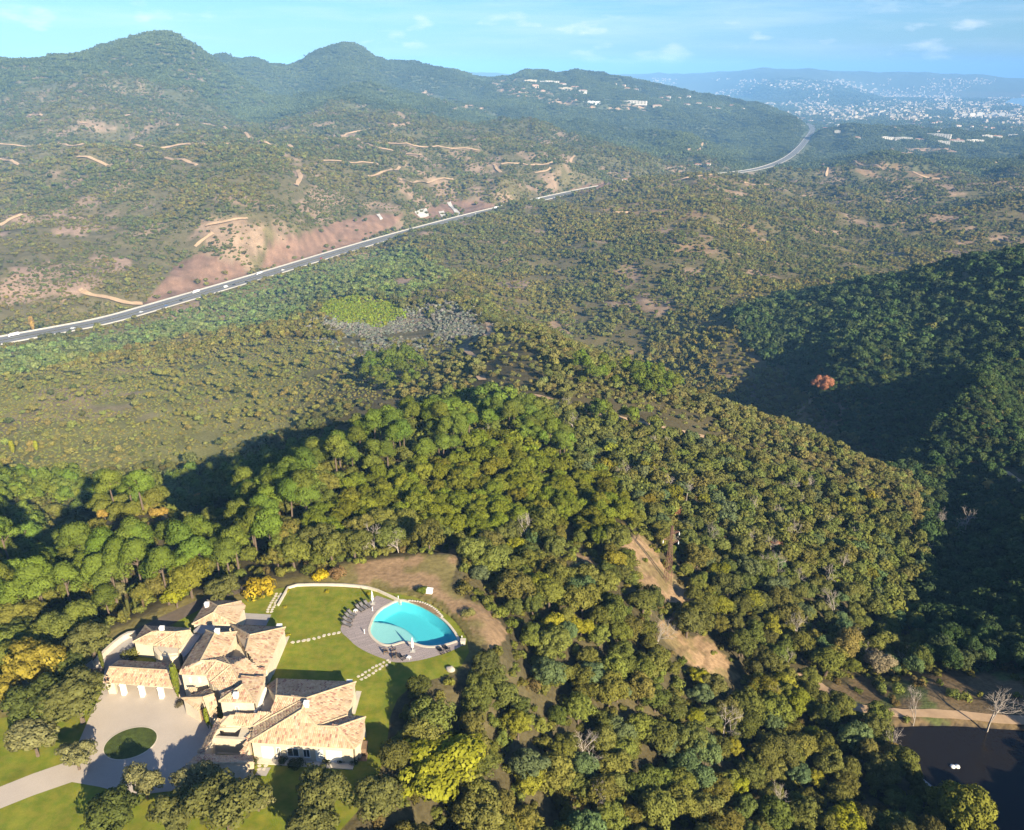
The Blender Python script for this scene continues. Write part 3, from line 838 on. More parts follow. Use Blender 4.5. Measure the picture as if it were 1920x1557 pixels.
def tiles_for(poly, rg, w=0.27, c=0.44):
    P_ = np.array(poly); ctr = P_.mean(0)
    u, s, vt = np.linalg.svd(P_ - ctr)
    n = vt[2]; n = n if n[2] > 0 else -n
    dn = np.array([0, 0, -1.0]) + n * n[2]
    if np.linalg.norm(dn) < 0.05: dn = np.array([0, -1.0, 0]) + n * n[1]
    dn /= np.linalg.norm(dn); e = np.cross(n, dn)
    q = np.stack([(P_ - ctr) @ e, (P_ - ctr) @ dn], 1)
    xs = np.arange(q[:, 0].min(), q[:, 0].max() + w, w); ys = np.arange(q[:, 1].max(), q[:, 1].min() - c, -c)
    X, Y = np.meshgrid(xs, ys); X = X.ravel(); Y = Y.ravel()
    k = inpoly(X, Y - c * 0.3, q); X = X[k]; Y = Y[k]
    m = len(X)
    if m == 0: return None
    X = X + rg.normal(size=m) * 0.012; Y = Y + rg.normal(size=m) * 0.02
    prof = [(-0.5, 0.0), (-0.27, 0.045), (0.27, 0.045), (0.5, 0.0)]
    V = []
    for (yy, wd, lift) in ((0.05, 1.0, 0.03), (-c, 0.84, 0.012)):
        for (a_, h_) in prof:
            V.append(ctr + (X + a_ * w * wd)[:, None] * e + (Y + yy)[:, None] * dn + (h_ + lift + rg.normal(size=m) * 0.006)[:, None] * n)
    V = np.stack(V, 1).reshape(-1, 3)
    b = np.arange(m)[:, None] * 8
    Q = np.concatenate([b + np.array([[i, i + 1, i + 5, i + 4]]) for i in range(3)] , 0)
    Q = np.concatenate([Q, b + np.array([[0, 3, 2, 1]])], 0)
    sp = fbm(X / 1.6 + ctr[0], Y / 0.9 + ctr[1], 3, 7)
    ci = rg.choice(len(TILE_C), m, p=TILE_P)
    col_ = TILE_C[ci] * (0.64 + 0.32 * sp[:, None]) * (0.92 + 0.16 * rg.random((m, 1)))
    return V, Q, np.repeat(col_, 8, 0), n

villa = empty('villa', tuple(unp(430, 1290)), label='sprawling stone villa with pale tiled roofs, cream walls and a pool terrace', cat='villa')
def vlink(name, me, parent=villa):
    o = link(name, me, parent)
    if parent is villa: o.matrix_parent_inverse = villa.matrix_world.inverted()
    return o
bpy.context.view_layer.update()
rgt = np.random.default_rng(3)
slab_mat = mat('roof_slab', (0.50, 0.38, 0.25), 0.9, 0.15, 2.0)
for wing, faces in ROOFS.items():
    sl = MB(); V = []; Q = []; CC = []; off = 0
    for f_ in faces:
        k = len(f_)
        sl.add([p for p in f_] + [p - np.array([0, 0, 0.14]) for p in f_], [tuple(range(k)), tuple(range(2 * k - 1, k - 1, -1))] + [(i, k + i, k + (i + 1) % k, (i + 1) % k) for i in range(k)])
        t = tiles_for(f_, rgt)
        if t is None: continue
        V.append(t[0]); Q.append(t[1] + off); CC.append(t[2]); off += len(t[0])
    ro = vlink('roof', sl.mesh('roof', slab_mat)); ro['label'] = 'roof of the ' + wing.replace('_', ' ')
    me = mesh_np('tile_field', np.concatenate(V), np.concatenate(Q), M['roof_tile'], False, np.concatenate(CC))
    to = link('tile_field', me, ro); to['kind'] = 'stuff'
    # ridge and hip caps: half-round pieces along edges shared by two faces
    ed = {}
    for f_ in faces:
        for i in range(len(f_)):
            a, b = f_[i], f_[(i + 1) % len(f_)]
            key = tuple(sorted([tuple(np.round(a, 2)), tuple(np.round(b, 2))]))
            ed[key] = ed.get(key, 0) + 1
    cv = []; cf = []; cc = []
    for (a, b), cnt in ed.items():
        if cnt < 2: continue
        a = np.array(a); b = np.array(b); L_ = np.linalg.norm(b - a)
        dr = (b - a) / L_; sd = np.cross(dr, (0, 0, 1.0)); sd /= np.linalg.norm(sd) + 1e-9; up = np.cross(sd, dr)
        kk = max(1, int(L_ / 0.42))
        for i in range(kk):
            p0 = a + dr * L_ * i / kk; p1 = a + dr * (L_ * (i + 1) / kk + 0.03)
            base = len(cv)
            for p, s_ in ((p0, 0.15), (p1, 0.17)):
                for (x_, h_) in ((-1, 0.02), (-0.55, 0.62), (0.55, 0.62), (1, 0.02)):
                    cv.append(p + sd * x_ * s_ + up * (h_ * 0.17 + 0.05 + (0.02 if s_ > 0.16 else 0)))
            cf += [(base + j, base + j + 1, base + j + 5, base + j + 4) for j in range(3)]
            cc += [np.array([0.50, 0.38, 0.24]) * (0.85 + 0.25 * random.random())] * 8
    if cv:
        co = link('ridge_cap', mesh_np('ridge_cap', np.array(cv), np.array(cf), M['roof_tile'], False, np.array(cc)), ro); co['kind'] = 'stuff'
    # walls under the eaves, set back a little
    if wing == 'garage': continue
    wm = MB()
    for f_ in faces:
        ctr = np.mean(f_, 0)
        ins = []
        for p in f_:
            dv = ctr[:2] - p[:2]; L_ = np.linalg.norm(dv)
            ins.append(p[:2] + dv / L_ * min(0.32, L_ * 0.3))
        wm.prism(ins, -0.3, [p[2] - 0.16 for p in f_], False)
    vlink('wall', wm.mesh('wall', M['wall_plaster']))
# garage: open bays between white piers
def vmb(name, mb, m, parent=villa, sm=False): return vlink(name, mb.mesh(name, m, sm), parent)
def lerp(a, b, t): return np.array(a) * (1 - t) + np.array(b) * t
def wallbox(mb, a, b, z0, z1, th):
    """upright slab from plan point a to plan point b"""
    a = np.array(a[:2], float); b = np.array(b[:2], float); d = b - a; d /= np.linalg.norm(d); n = np.array([-d[1], d[0]]) * th / 2
    mb.prism([a - n, b - n, b + n, a + n], z0, z1); return mb
inx = np.array([0.0, 0.45])
g0, g1, k0, k1 = gE0[:2] + inx + [0.5, 0], gE1[:2] + inx - [0.3, 0], gB0[:2] - inx + [0.5, 0], gB1[:2] - inx - [0.1, 0]
m = MB(); wallbox(m, k0, k1, -0.3, 2.55, 0.3); wallbox(m, g0 + [0, 0.3], k0 - [0, .16], -0.3, 2.5, 0.3); wallbox(m, g1 + [0, 0.3], k1 - [0, .16], -0.3, 2.5, 0.3)
vmb('wall', m, M['wall_plaster'])
m = MB(); wallbox(m, g0, g1, 2.2, 2.56, 0.36); vmb('lintel', m, M['wall_plaster'])
for cx_, cy_ in ((345,1168),(570,1182),(800,1200)):
    c = zA(cx_, cy_, 0.0); c[1] = lerp(g0, g1, (c[0] - g0[0]) / (g1[0] - g0[0]))[1]
    m = MB(); m.box(c[0] - 0.32, c[0] + 0.32, c[1] - 0.32, c[1] + 0.32, -0.2, 2.19); m.box(c[0] - 0.38, c[0] + 0.38, c[1] - 0.38, c[1] + 0.38, 2.02, 2.195)
    vmb('pier', m, M['white_paint'])
m = MB(); wallbox(m, g0 - [0.1, 0], g0 + [1.1, 0], -0.3, 2.19, 0.5); vmb('pier', m, M['wall_plaster'])

def flat(name, pts, zf, z, mtop, h=None):
    m = MB(); q = [zf(x_, y_, z)[:2] for x_, y_ in pts]
    m.prism(q, z - (h if h else z + 0.3), z, False)
    return vmb(name, m, mtop)
# garden room with its flat top, and the flat link roofs
flat('garden_room', [(688,590),(695,640),(735,690),(765,708),(905,718),(985,700),(1012,612)], zA, 2.75, M['wall_plaster'])
flat('flat_roof', [(742,575),(990,612),(980,672),(895,680),(790,660),(748,612)], zA, 3.0, M['flat_roof'], 0.5)
flat('flat_roof', [(1150,440),(1262,445),(1128,640),(1052,722),(1008,642)], zA, 2.6, M['paving_grey'])
flat('flat_roof', [(1262,318),(1425,322),(1425,402),(1325,402),(1268,442),(1168,402)], zA, 2.9, M['paving_grey'])
m = MB(); wallbox(m, zA(1150,436,2.9), zA(1006,640,2.9), 2.0, 3.05, 0.25); vmb('parapet', m, M['wall_plaster'])
flat('flat_roof', [(988,252),(1105,452),(1150,578),(806,574),(880,450)], zB, 2.4, M['flat_roof'])
flat('roof_terrace', [(778,170),(945,168),(826,440),(662,436)], zC, 2.3, M['wood_grey'])
m = MB(); wallbox(m, zC(782,168,3.2), zC(662,432,3.2), 2.0, 3.3, 0.25); vmb('parapet', m, M['white_paint'])
flat('flat_roof', [(300,562),(648,578),(522,588),(278,600)], zC, 2.75, M['flat_roof'], 0.4)
flat('flat_roof', [(523,588),(648,579),(592,702),(490,690)], zC, 2.72, M['flat_roof'], 0.4)
flat('flat_roof', [(238,675),(488,688),(592,704),(580,722),(226,700)], zC, 2.7, M['flat_roof'], 2.9)
flat('court_floor', [(226,702),(580,722),(505,878),(124,860)], zC, 0.12, M['flat_roof'], 0.2)
flat('court_floor', [(278,602),(522,590),(488,686),(238,673)], zC, 0.12, M['paving_grey'], 0.2)

# chimneys
for p in (zA(1335,112,3.4), zA(795,402,3.9), zA(1460,434,5.7), zB(985,1185,5.1), zC(1215,362,5.2)):
    m = MB(); x_, y_, z_ = p
    m.box(x_ - .32, x_ + .32, y_ - .26, y_ + .26, z_ - 0.8, z_ + 0.5); m.box(x_ - .38, x_ + .38, y_ - .32, y_ + .32, z_ + 0.502, z_ + 0.58)
    for sx in (-.25, .25): m.box(x_ + sx - .06, x_ + sx + .06, y_ - .24, y_ + .24, z_ + 0.582, z_ + 0.74)
    m.box(x_ - .4, x_ + .4, y_ - .34, y_ + .34, z_ + 0.742, z_ + 0.8)
    vmb('chimney', m, M['white_paint'])

# windows and doors
def window(a, b, t0, t1, z0, z1, pane='window_glass', name='window', proud=0.05, bars=1):
    a = np.array(a[:2]); b = np.array(b[:2]); d = (b - a) / np.linalg.norm(b - a); n = np.array([d[1], -d[0]])
    p, q = lerp(a, b, t0), lerp(a, b, t1)
    m = MB(); f_ = 0.09
    def slab(u0, u1, w0, w1, o0, o1, mb):
        P0, P1 = p + d * u0, p + d * u1
        mb.prism([P0 + n * o0, P1 + n * o0, P1 + n * o1, P0 + n * o1], w0, w1)
    W_ = np.linalg.norm(q - p)
    slab(0, f_, z0, z1, -0.02, proud, m); slab(W_ - f_, W_, z0, z1, -0.02, proud, m)
    slab(f_, W_ - f_, z1 - f_, z1, -0.02, proud - .002, m); slab(f_, W_ - f_, z0, z0 + f_, -0.02, proud + 0.05, m)
    for i in range(bars):
        u = W_ * (i + 1) / (bars + 1); slab(u - .03, u + .03, z0 + f_, z1 - f_, -0.02, proud - .004, m)
    o = vmb(name, m, M['white_paint'])
    m2 = MB(); slab(f_, W_ - f_, z0 + f_, z1 - f_, -0.02, 0.02, m2)
    link('pane', m2.mesh('pane', M[pane]), o)
    return o
sa, sb = S5[:2] + np.array([0.30, 0.20]), S6[:2] + np.array([-0.30, 0.20])
c_ = np.mean([S4, S5, S6, S10, S11], 0)[:2]
def inset(p, q): dv = q - p[:2]; return p[:2] + dv / np.linalg.norm(dv) * 0.32
sa, sb = inset(S5, c_), inset(S6, c_)
for t0, t1, nm in ((.085,.205,'shutter'),(.235,.275,'door'),(.34,.46,'window'),(.50,.57,'window'),(.625,.70,'shutter'),(.73,.885,'shutter')):
    window(sa, sb, t0, t1, 0.15 if nm != 'window' else 0.7, 2.25, 'white_paint' if nm == 'shutter' else 'window_glass', nm)
m = MB(); wallbox(m, sa + [0, -.6], sb + [0, -.6], -0.2, 0.16, 1.0); vmb('front_step', m, M['stone_pale'])
c_ = np.mean([A4, f1, f2, B1, A3], 0)[:2]
wa, wb = inset(f1, c_), inset(f2, c_)
window(wa, wb, .72, .80, 3.3, 4.2); window(wa, wb, .30, .38, 3.3, 4.2)
c_ = np.mean([t5, t4, t3], 0)[:2]; wa, wb = inset(t4, c_), inset(t3, c_)
window(wa, wb, .42, .52, 2.9, 4.0)
# entrance door under the porch
ep = zC(105, 512, 0.0)
m = MB(); m.box(ep[0] - .5, ep[0] + .5, ep[1] - 0.08, ep[1] + .06, 0.05, 2.1)
vmb('door', m, M['wood'])
# east terrace piers, flue and shutters
for x_, y_ in ((1700,300),(1600,535),(1512,700)):
    c = zB(x_, y_, 0); m = MB(); m.box(c[0] - .95, c[0] - .05, c[1] - .3, c[1] + .3, -0.2, 2.95); vmb('pier', m, M['white_paint'])
for x_, y_ in ((1712,250),(1690,340)):
    c = zC(x_, y_, 0); m = MB(); m.box(c[0] - .9, c[0], c[1] - .3, c[1] + .3, -0.2, 2.95); vmb('pier', m, M['white_paint'])
# ---------------------------------------------------------------- garden sheets on the terrace
def sheet(name, pix, z, m, sub=0, label=None, conv=None, closed_smooth=0, kind='structure'):
    w = [conv(*p, 0.0)[:2] if conv else unp(p[0], p[1])[:2] for p in pix]
    if closed_smooth: w = chaikin(w, closed_smooth, True)
    mb = MB(); ar = sum(w[i][0] * w[(i + 1) % len(w)][1] - w[(i + 1) % len(w)][0] * w[i][1] for i in range(len(w)))
    if ar < 0: w = w[::-1]
    mb.add([(p[0], p[1], z) for p in w], [tuple(range(len(w)))])
    o = mb.build(name, m, kind=kind); 
    if label: o['label'] = label
    return w
def z4(x, y, z=0.0): return unp(620 + x / 7.385, 1100 + y / 7.385, z)
POOL = [z4(*p)[:2] for p in [(945,195),(830,245),(700,320),(610,420),(572,520),(545,600),(570,680),(650,760),(740,805),(830,812),(920,787),(985,765),(1060,765),(1170,785),(1270,820),(1380,832),(1500,822),(1640,787),(1762,745),(1740,700),(1690,620),(1600,510),(1480,410),(1340,320),(1200,255),(1060,212)]]
POOL = chaikin(POOL, 2, True)
# lawn is cut by the pool: one sheet with a slit to the pool outline
def ccw(w):
    ar = sum(w[i][0] * w[(i + 1) % len(w)][1] - w[(i + 1) % len(w)][0] * w[i][1] for i in range(len(w)))
    return w if ar > 0 else w[::-1]
def with_hole(outer, hole):
    """one polygon list: outer ring joined to the hole by a slit"""
    outer = [np.array(p[:2]) for p in ccw(list(outer))]; hole = [np.array(p[:2]) for p in ccw(list(hole))[::-1]]
    best = min(((np.linalg.norm(o - h), i, j) for i, o in enumerate(outer) for j, h in enumerate(hole)), key=lambda t: t[0])
    _, i, j = best
    return outer[:i + 1] + hole[j:] + hole[:j + 1] + outer[i:]
def tri_sheet(name, outer, holes, z, m, **k):
    """flat sheet with holes, triangulated by bmesh"""
    bm = bmesh.new(); edges = []
    for ring in [outer] + holes:
        vs = [bm.verts.new((p[0], p[1], z)) for p in ring]
        edges += [bm.edges.new((vs[i], vs[(i + 1) % len(vs)])) for i in range(len(vs))]
    bmesh.ops.triangle_fill(bm, edges=edges, use_beauty=True, use_dissolve=False, normal=(0, 0, 1))
    me = bpy.data.meshes.new(name); bm.to_mesh(me); bm.free(); me.materials.append(m)
    return link(name, me, **k)
def grow_ring(ring, d):
    ring = ccw([np.array(p[:2]) for p in ring]); n = len(ring); out = []
    for i in range(n):
        t = ring[(i + 1) % n] - ring[i - 1]; t = t / (np.linalg.norm(t) + 1e-9)
        out.append(ring[i] + np.array([t[1], -t[0]]) * d)
    return out
# the terrain drops under the pool
POOL_OUT = grow_ring(POOL, 0.45)
LAWN = [unp(*p)[:2] for p in [(-240,1680),(-240,1392),(20,1345),(110,1320),(180,1275),(290,1215),(345,1150),(440,1130),(500,1108),(538,1101),(620,1100),(690,1106),(735,1112),(790,1122),(845,1160),(886,1212),(858,1262),(775,1284),(735,1320),(722,1420),(690,1500),(600,1600)]]
tri_sheet('lawn', chaikin(LAWN, 1, True), [POOL_OUT], 0.03, M['lawn'], kind='structure', label='mown green lawn between the villa and the curved pool')
# gravel forecourt and drive, with an oval of grass
OV_C = unp(245, 1394)[:2]; ova, ovb, ovr = 3.55, 3.0, R(14)
OVAL = [OV_C + np.array([math.cos(t) * ova * math.cos(ovr) - math.sin(t) * ovb * math.sin(ovr), math.cos(t) * ova * math.sin(ovr) + math.sin(t) * ovb * math.cos(ovr)]) for t in np.linspace(0, 2 * math.pi, 40, endpoint=False)]
COURT = [unp(*p)[:2] for p in [(197,1250),(340,1262),(352,1325),(395,1362),(400,1402),(372,1430),(338,1482),(250,1492),(186,1476),(135,1467),(60,1493),(-40,1533),(-300,1620),(-300,1560),(-40,1492),(60,1452),(118,1432),(145,1398),(165,1352),(190,1300)]]
tri_sheet('gravel_forecourt', COURT, [OVAL], 0.045, M['gravel'], kind='structure', label='pale gravel forecourt and drive in front of the garage')
sheet_ov = MB(); sheet_ov.add([(p[0], p[1], 0.06) for p in ccw(OVAL)], [tuple(range(len(OVAL)))])
sheet_ov.build('oval_lawn', mat('oval_grass', (0.055, 0.075, 0.012), 0.9, 0.45, 1.3, var2=0.3, scale2=0.6, bump=0.05, bscale=12), kind='structure', label='oval of dark grass in the gravel forecourt')
kb = MB(); o2 = grow_ring(OVAL, 0.13); oi = ccw(OVAL); n = len(oi)
kb.add([(p[0], p[1], 0.10) for p in oi] + [(p[0], p[1], 0.10) for p in o2] + [(p[0], p[1], 0.0) for p in o2], [(i, n + i, n + (i + 1) % n, (i + 1) % n)[::-1] for i in range(n)] + [(n + i, 2 * n + i, 2 * n + (i + 1) % n, n + (i + 1) % n)[::-1] for i in range(n)])
kb.build('kerb', M['stone_pale'], kind='structure')
# shaded service drive behind the house and the walled yard on its left
sheet('service_drive', [(150,1258),(235,1190),(300,1158),(400,1112),(455,1098),(462,1108),(405,1128),(320,1172),(262,1205),(200,1262)], 0.042, mat('drive_shade', (0.13, 0.10, 0.075), 0.95, 0.2, 1.0), label='gravel drive behind the villa, coloured dark for its shade')  # gravel track; the shade on it is painted in as dark brown
sheet('yard_paving', [(150,1256),(228,1192),(258,1193),(250,1212),(236,1250)], 0.05, M['paving_grey'], label='paved yard left of the garage')
sheet('terrace_paving', [(455,1150),(509,1153),(499,1174),(440,1171)], 0.055, M['paving_grey'], label='grey paved terrace beside the far wing')
sheet('terrace_paving', [(531,1188),(543,1194),(513,1266),(498,1255)], 0.056, M['stone_pale'], label='pale terrace strip between the east wing and the lawn')
sheet('terrace_paving', [(668,1296),(678,1297),(666,1340),(655,1340)], 0.056, M['stone_pale'], label='pale terrace strip beside the south wing')
sheet('garden_bed', [(470,1418),(690,1412),(688,1428),(480,1432)], 0.05, M['soil'], label='planted earth bed below the south wing')
m = MB()
def low_wall(name, pix, h, th, mt, label, conv=None, cat='wall'):
    pts = chaikin([(conv(*p) if conv else unp(*p))[:2] for p in pix], 1)
    n = len(pts); L_ = []; Rr = []
    for i in range(n):
        d = pts[min(i + 1, n - 1)] - pts[max(i - 1, 0)]; d /= np.linalg.norm(d); nn = np.array([-d[1], d[0]]) * th / 2
        L_.append(pts[i] - nn); Rr.append(pts[i] + nn)
    e = empty(name, (float(pts[0][0]), float(pts[0][1]), 0), label=label, cat=cat)
    def strip(z0, z1, grow):
        mb = MB()
        for i in range(n - 1):
            c0 = (L_[i] + Rr[i]) / 2; c1 = (L_[i + 1] + Rr[i + 1]) / 2
            q = [c0 + (L_[i] - c0) * grow, c1 + (L_[i + 1] - c1) * grow, c1 + (Rr[i + 1] - c1) * grow, c0 + (Rr[i] - c0) * grow]
            mb.prism(q, z0, z1)
        return mb
    b = strip(-0.6, h, 1.0).mesh(name, mt); o = link('wall_body', b, e); o.location = (-pts[0][0], -pts[0][1], 0)
    for i in range(n - 1):      # coping slabs, one by one
        c0 = (L_[i] + Rr[i]) / 2; c1 = (L_[i + 1] + Rr[i + 1]) / 2; D = np.linalg.norm(c1 - c0); k = max(1, int(D / 1.1))
        for j in range(k):
            a, b2 = (j + 0.015) / k, (j + 0.985) / k
            f_ = lambda s, t: (L_[i] * (1 - t) + L_[i + 1] * t) if s else (Rr[i] * (1 - t) + Rr[i + 1] * t)
            cc_ = lambda p, t: (c0 * (1 - t) + c1 * t) + (p - (c0 * (1 - t) + c1 * t)) * 1.18
            q = [cc_(f_(1, a), a), cc_(f_(1, b2), b2), cc_(f_(0, b2), b2), cc_(f_(0, a), a)]
            mb = MB().prism([p_ - pts[0] for p_ in q], h + 0.002, h + 0.09 + 0.012 * random.random())
            link('coping_slab', mb.mesh('coping_slab', M['stone_pale']), e)
    return e
low_wall('garden_wall', [(522,1137),(533,1118),(543,1100),(600,1098),(660,1100),(700,1106),(735,1122),(752,1130)], 0.40, 0.30, M['stone_pale'], 'low pale stone wall around the far end of the lawn')
low_wall('yard_wall', [(178,1252),(205,1222),(238,1196),(256,1194)], 1.0, 0.45, M['stone_pale'], 'low stone wall edging the yard left of the garage')

# ---------------------------------------------------------------- pool
def plank_mat():
    m = bpy.data.materials.new('deck'); m.use_nodes = True; N = m.node_tree.nodes; L = m.node_tree.links; b = N['Principled BSDF']
    geo = N.new('ShaderNodeNewGeometry'); mp = N.new('ShaderNodeMapping'); mp.inputs['Rotation'].default_value = (0, 0, R(-24))
    br = N.new('ShaderNodeTexBrick'); br.inputs['Scale'].default_value = 1.0; br.inputs['Brick Width'].default_value = 2.6; br.inputs['Row Height'].default_value = 0.15
    br.inputs['Mortar Size'].default_value = 0.012; br.inputs['Color1'].default_value = (0.36, 0.30, 0.285, 1); br.inputs['Color2'].default_value = (0.27, 0.225, 0.215, 1); br.inputs['Mortar'].default_value = (0.10, 0.08, 0.075, 1)
    L.new(geo.outputs['Position'], mp.inputs['Vector']); L.new(mp.outputs[0], br.inputs['Vector']); L.new(br.outputs['Color'], b.inputs['Base Color'])
    b.inputs['Roughness'].default_value = 0.8; M['deck'] = m
plank_mat()
DECK = [z4(*p)[:2] for p in [(640,128),(600,160),(545,215),(450,265),(300,365),(185,480),(135,575),(145,640),(250,725),(330,812),(480,902),(640,972),(760,1012),(870,1055),(1050,1052),(1200,1032),(1450,972),(1650,905),(1835,822),(1835,740)]] 
DECK = chaikin(DECK, 1) + [z4(1790,720)[:2], z4(1770,735)[:2]]
# deck outline closes along the pool's coping
tri_sheet('pool_deck', [np.array(p) for p in DECK] + [z4(p[0], p[1])[:2] for p in [(1640,795),(1500,832),(1380,842),(1270,830),(1170,795),(1060,775),(985,775),(920,797),(830,822),(740,815),(640,768),(558,684),(533,600),(560,518),(598,416),(690,312),(820,237),(860,200)]], [], 0.05, M['deck'], kind='structure', label='curved grey boarded deck around the pool')
pin = ccw([np.array(p[:2]) for p in POOL]); pout = grow_ring(POOL, 0.42); n = len(pin)
cp = MB()
cp.add([(p[0], p[1], 0.13) for p in pin] + [(p[0], p[1], 0.13) for p in pout] + [(p[0], p[1], -0.05) for p in pout] + [(p[0], p[1], -0.25) for p in pin],
       [(i, n + i, n + (i + 1) % n, (i + 1) % n)[::-1] for i in range(n)] + [(n + i, 2 * n + i, 2 * n + (i + 1) % n, n + (i + 1) % n)[::-1] for i in range(n)] + [(3 * n + i, i, (i + 1) % n, 3 * n + (i + 1) % n)[::-1] for i in range(n)])
pool = empty('swimming_pool', tuple(z4(1150, 550)), label='leaf shaped turquoise swimming pool with a pale shallow beach', cat='pool')
def plink(nm, me):
    o = link(nm, me, pool); o.location = tuple(-np.array(pool.location)); return o
plink('coping', cp.mesh('coping', M['stone_pale']))
# basin: shallow beach at lower left, deep elsewhere
bx0, by0 = np.min(pin, 0) - 0.5; bx1, by1 = np.max(pin, 0) + 0.5
gx = np.arange(bx0, bx1, 0.22); gy = np.arange(by0, by1, 0.22)
X, Y = np.meshgrid(gx, gy, indexing='ij')
sd = -polydist(X, Y, pin)
SH = [z4(*p)[:2] for p in [(440,470),(700,480),(850,510),(980,550),(1070,610),(1130,690),(1150,780),(1150,1000),(300,1000),(300,470)]]
ds = polydist(X, Y, chaikin(SH, 2, True))
depth = np.where(ds < 0, 0.16 + 0.10 * np.clip(sd, 0, 3) / 3, 0.30 + 1.5 * smooth(ds / 1.3))
depth = np.minimum(depth, 0.12 + np.clip(sd, 0, 10) * 3.0)
ok = sd > -0.35
iv = -np.ones(X.shape, int); iv[ok] = np.arange(ok.sum())
vv = np.stack([X[ok], Y[ok], (-0.02 - depth[ok])], 1)
wshal = smooth(1 - (ds[ok] + 0.5) / 1.9)[:, None]
pc = np.array([0.50, 0.60, 0.55]) * wshal + np.array([0.12, 0.50, 0.56]) * (1 - wshal)
fq = [(iv[i, j], iv[i + 1, j], iv[i + 1, j + 1], iv[i, j + 1]) for i in range(len(gx) - 1) for j in range(len(gy) - 1) if ok[i, j] and ok[i + 1, j] and ok[i + 1, j + 1] and ok[i, j + 1]]
mat('pool_liner', (0.3, 0.6, 0.65), 0.8, 0.03, 1.0, attr='col')
plink('basin', mesh_np('basin', vv, np.array(fq), M['pool_liner'], True, pc))
wm = bpy.data.materials.new('pool_water'); wm.use_nodes = True
N = wm.node_tree.nodes; L = wm.node_tree.links; N.remove(N['Principled BSDF'])
tr = N.new('ShaderNodeBsdfTransparent'); tr.inputs['Color'].default_value = (0.70, 0.96, 0.98, 1)
gl = N.new('ShaderNodeBsdfGlossy'); gl.inputs['Roughness'].default_value = 0.03
fr = N.new('ShaderNodeMath'); fr.operation = 'MULTIPLY_ADD'; fr.inputs[1].default_value = 0.6; fr.inputs[2].default_value = 0.02
lw = N.new('ShaderNodeLayerWeight'); p5 = N.new('ShaderNodeMath'); p5.operation = 'POWER'; p5.inputs[1].default_value = 5.0
L.new(lw.outputs['Facing'], p5.inputs[0]); L.new(p5.outputs[0], fr.inputs[0])
geo = N.new('ShaderNodeNewGeometry'); no = N.new('ShaderNodeTexNoise'); no.inputs['Scale'].default_value = 2.5; bp = N.new('ShaderNodeBump'); bp.inputs['Distance'].default_value = 0.015
L.new(geo.outputs['Position'], no.inputs['Vector']); L.new(no.outputs[0], bp.inputs['Height']); L.new(bp.outputs[0], gl.inputs['Normal'])
mx = N.new('ShaderNodeMixShader'); L.new(fr.outputs[0], mx.inputs[0]); L.new(tr.outputs[0], mx.inputs[1]); L.new(gl.outputs[0], mx.inputs[2]); L.new(mx.outputs[0], N['Material Output'].inputs['Surface'])
wq = MB(); wq.add([(p[0], p[1], -0.02) for p in grow_ring(POOL, 0.02)], [tuple(range(n))]); plink('water', wq.mesh('water', wm))
# the terrain and terrace open where the basin lies
_m = polydist(GX, GY, POOL_OUT) < 0.9
H = np.where(_m, np.minimum(H, -3.0), H)
_co = np.stack([GX.ravel(), GY.ravel(), H.ravel()], 1).astype(np.float32)
terr_me.vertices.foreach_set('co', _co.ravel()); terr_me.update()
sk = grow_ring(POOL, 1.6); bd = MB()       # earth shoulder under the lawn around the basin
po = grow_ring(POOL, 0.40)
bd.add([(p[0], p[1], 0.0) for p in po] + [(p[0], p[1], 0.0) for p in sk], [(i, n + i, n + (i + 1) % n, (i + 1) % n)[::-1] for i in range(n)])
bd.build('pool_shoulder', M['lawn'], kind='structure')

# rockery along the far side of the pool
rk = empty('rockery', tuple(z4(1300, 300)), label='curved planted bed edged with pale stones beside the pool', cat='rockery')
edge = chaikin([z4(*p)[:2] for p in [(1080,205),(1220,215),(1360,260),(1460,330),(1540,420)]], 2)
inner = chaikin([z4(*p)[:2] for p in [(1090,225),(1200,262),(1330,325),(1440,390),(1520,440)]], 2)
mb = MB(); k = len(edge); L0 = np.array(rk.location)[:2]
mb.add([(p[0] - L0[0], p[1] - L0[1], 0.16) for p in edge] + [(p[0] - L0[0], p[1] - L0[1], 0.13) for p in inner], [(i, i + 1, k + i + 1, k + i)[::-1] for i in range(k - 1)])
link('bed', mb.mesh('bed', M['soil']), rk)
def stone_mesh(rg, sx, sy, sz):
    bm = bmesh.new(); bmesh.ops.create_icosphere(bm, subdivisions=2, radius=1)
    for v_ in bm.verts:
        f_ = 0.8 + 0.4 * rg.random(); v_.co = (v_.co.x * sx * f_, v_.co.y * sy * f_, v_.co.z * sz * f_)
    me = bpy.data.meshes.new('stone'); bm.to_mesh(me); bm.free(); return me
smesh = []
for i in range(5):
    q = stone_mesh(rgt, 0.28, 0.22, 0.2); q.materials.append(M['rock_grey']); smesh.append(q)
for p in dense([np.array([*q, 0]) for q in edge], 0.55):
    link('stone', smesh[random.randrange(5)], rk, (float(p[0] - L0[0]), float(p[1] - L0[1]), 0.12), random.random() * 6)
bo = stone_mesh(rgt, 0.8, 0.6, 0.5); bo.materials.append(M['rock_grey'])
link('boulder', bo, None, tuple(unp(845, 1257) + np.array([0, 0, 0.15])), label='pale boulder on the grass below the pool deck', cat='boulder')

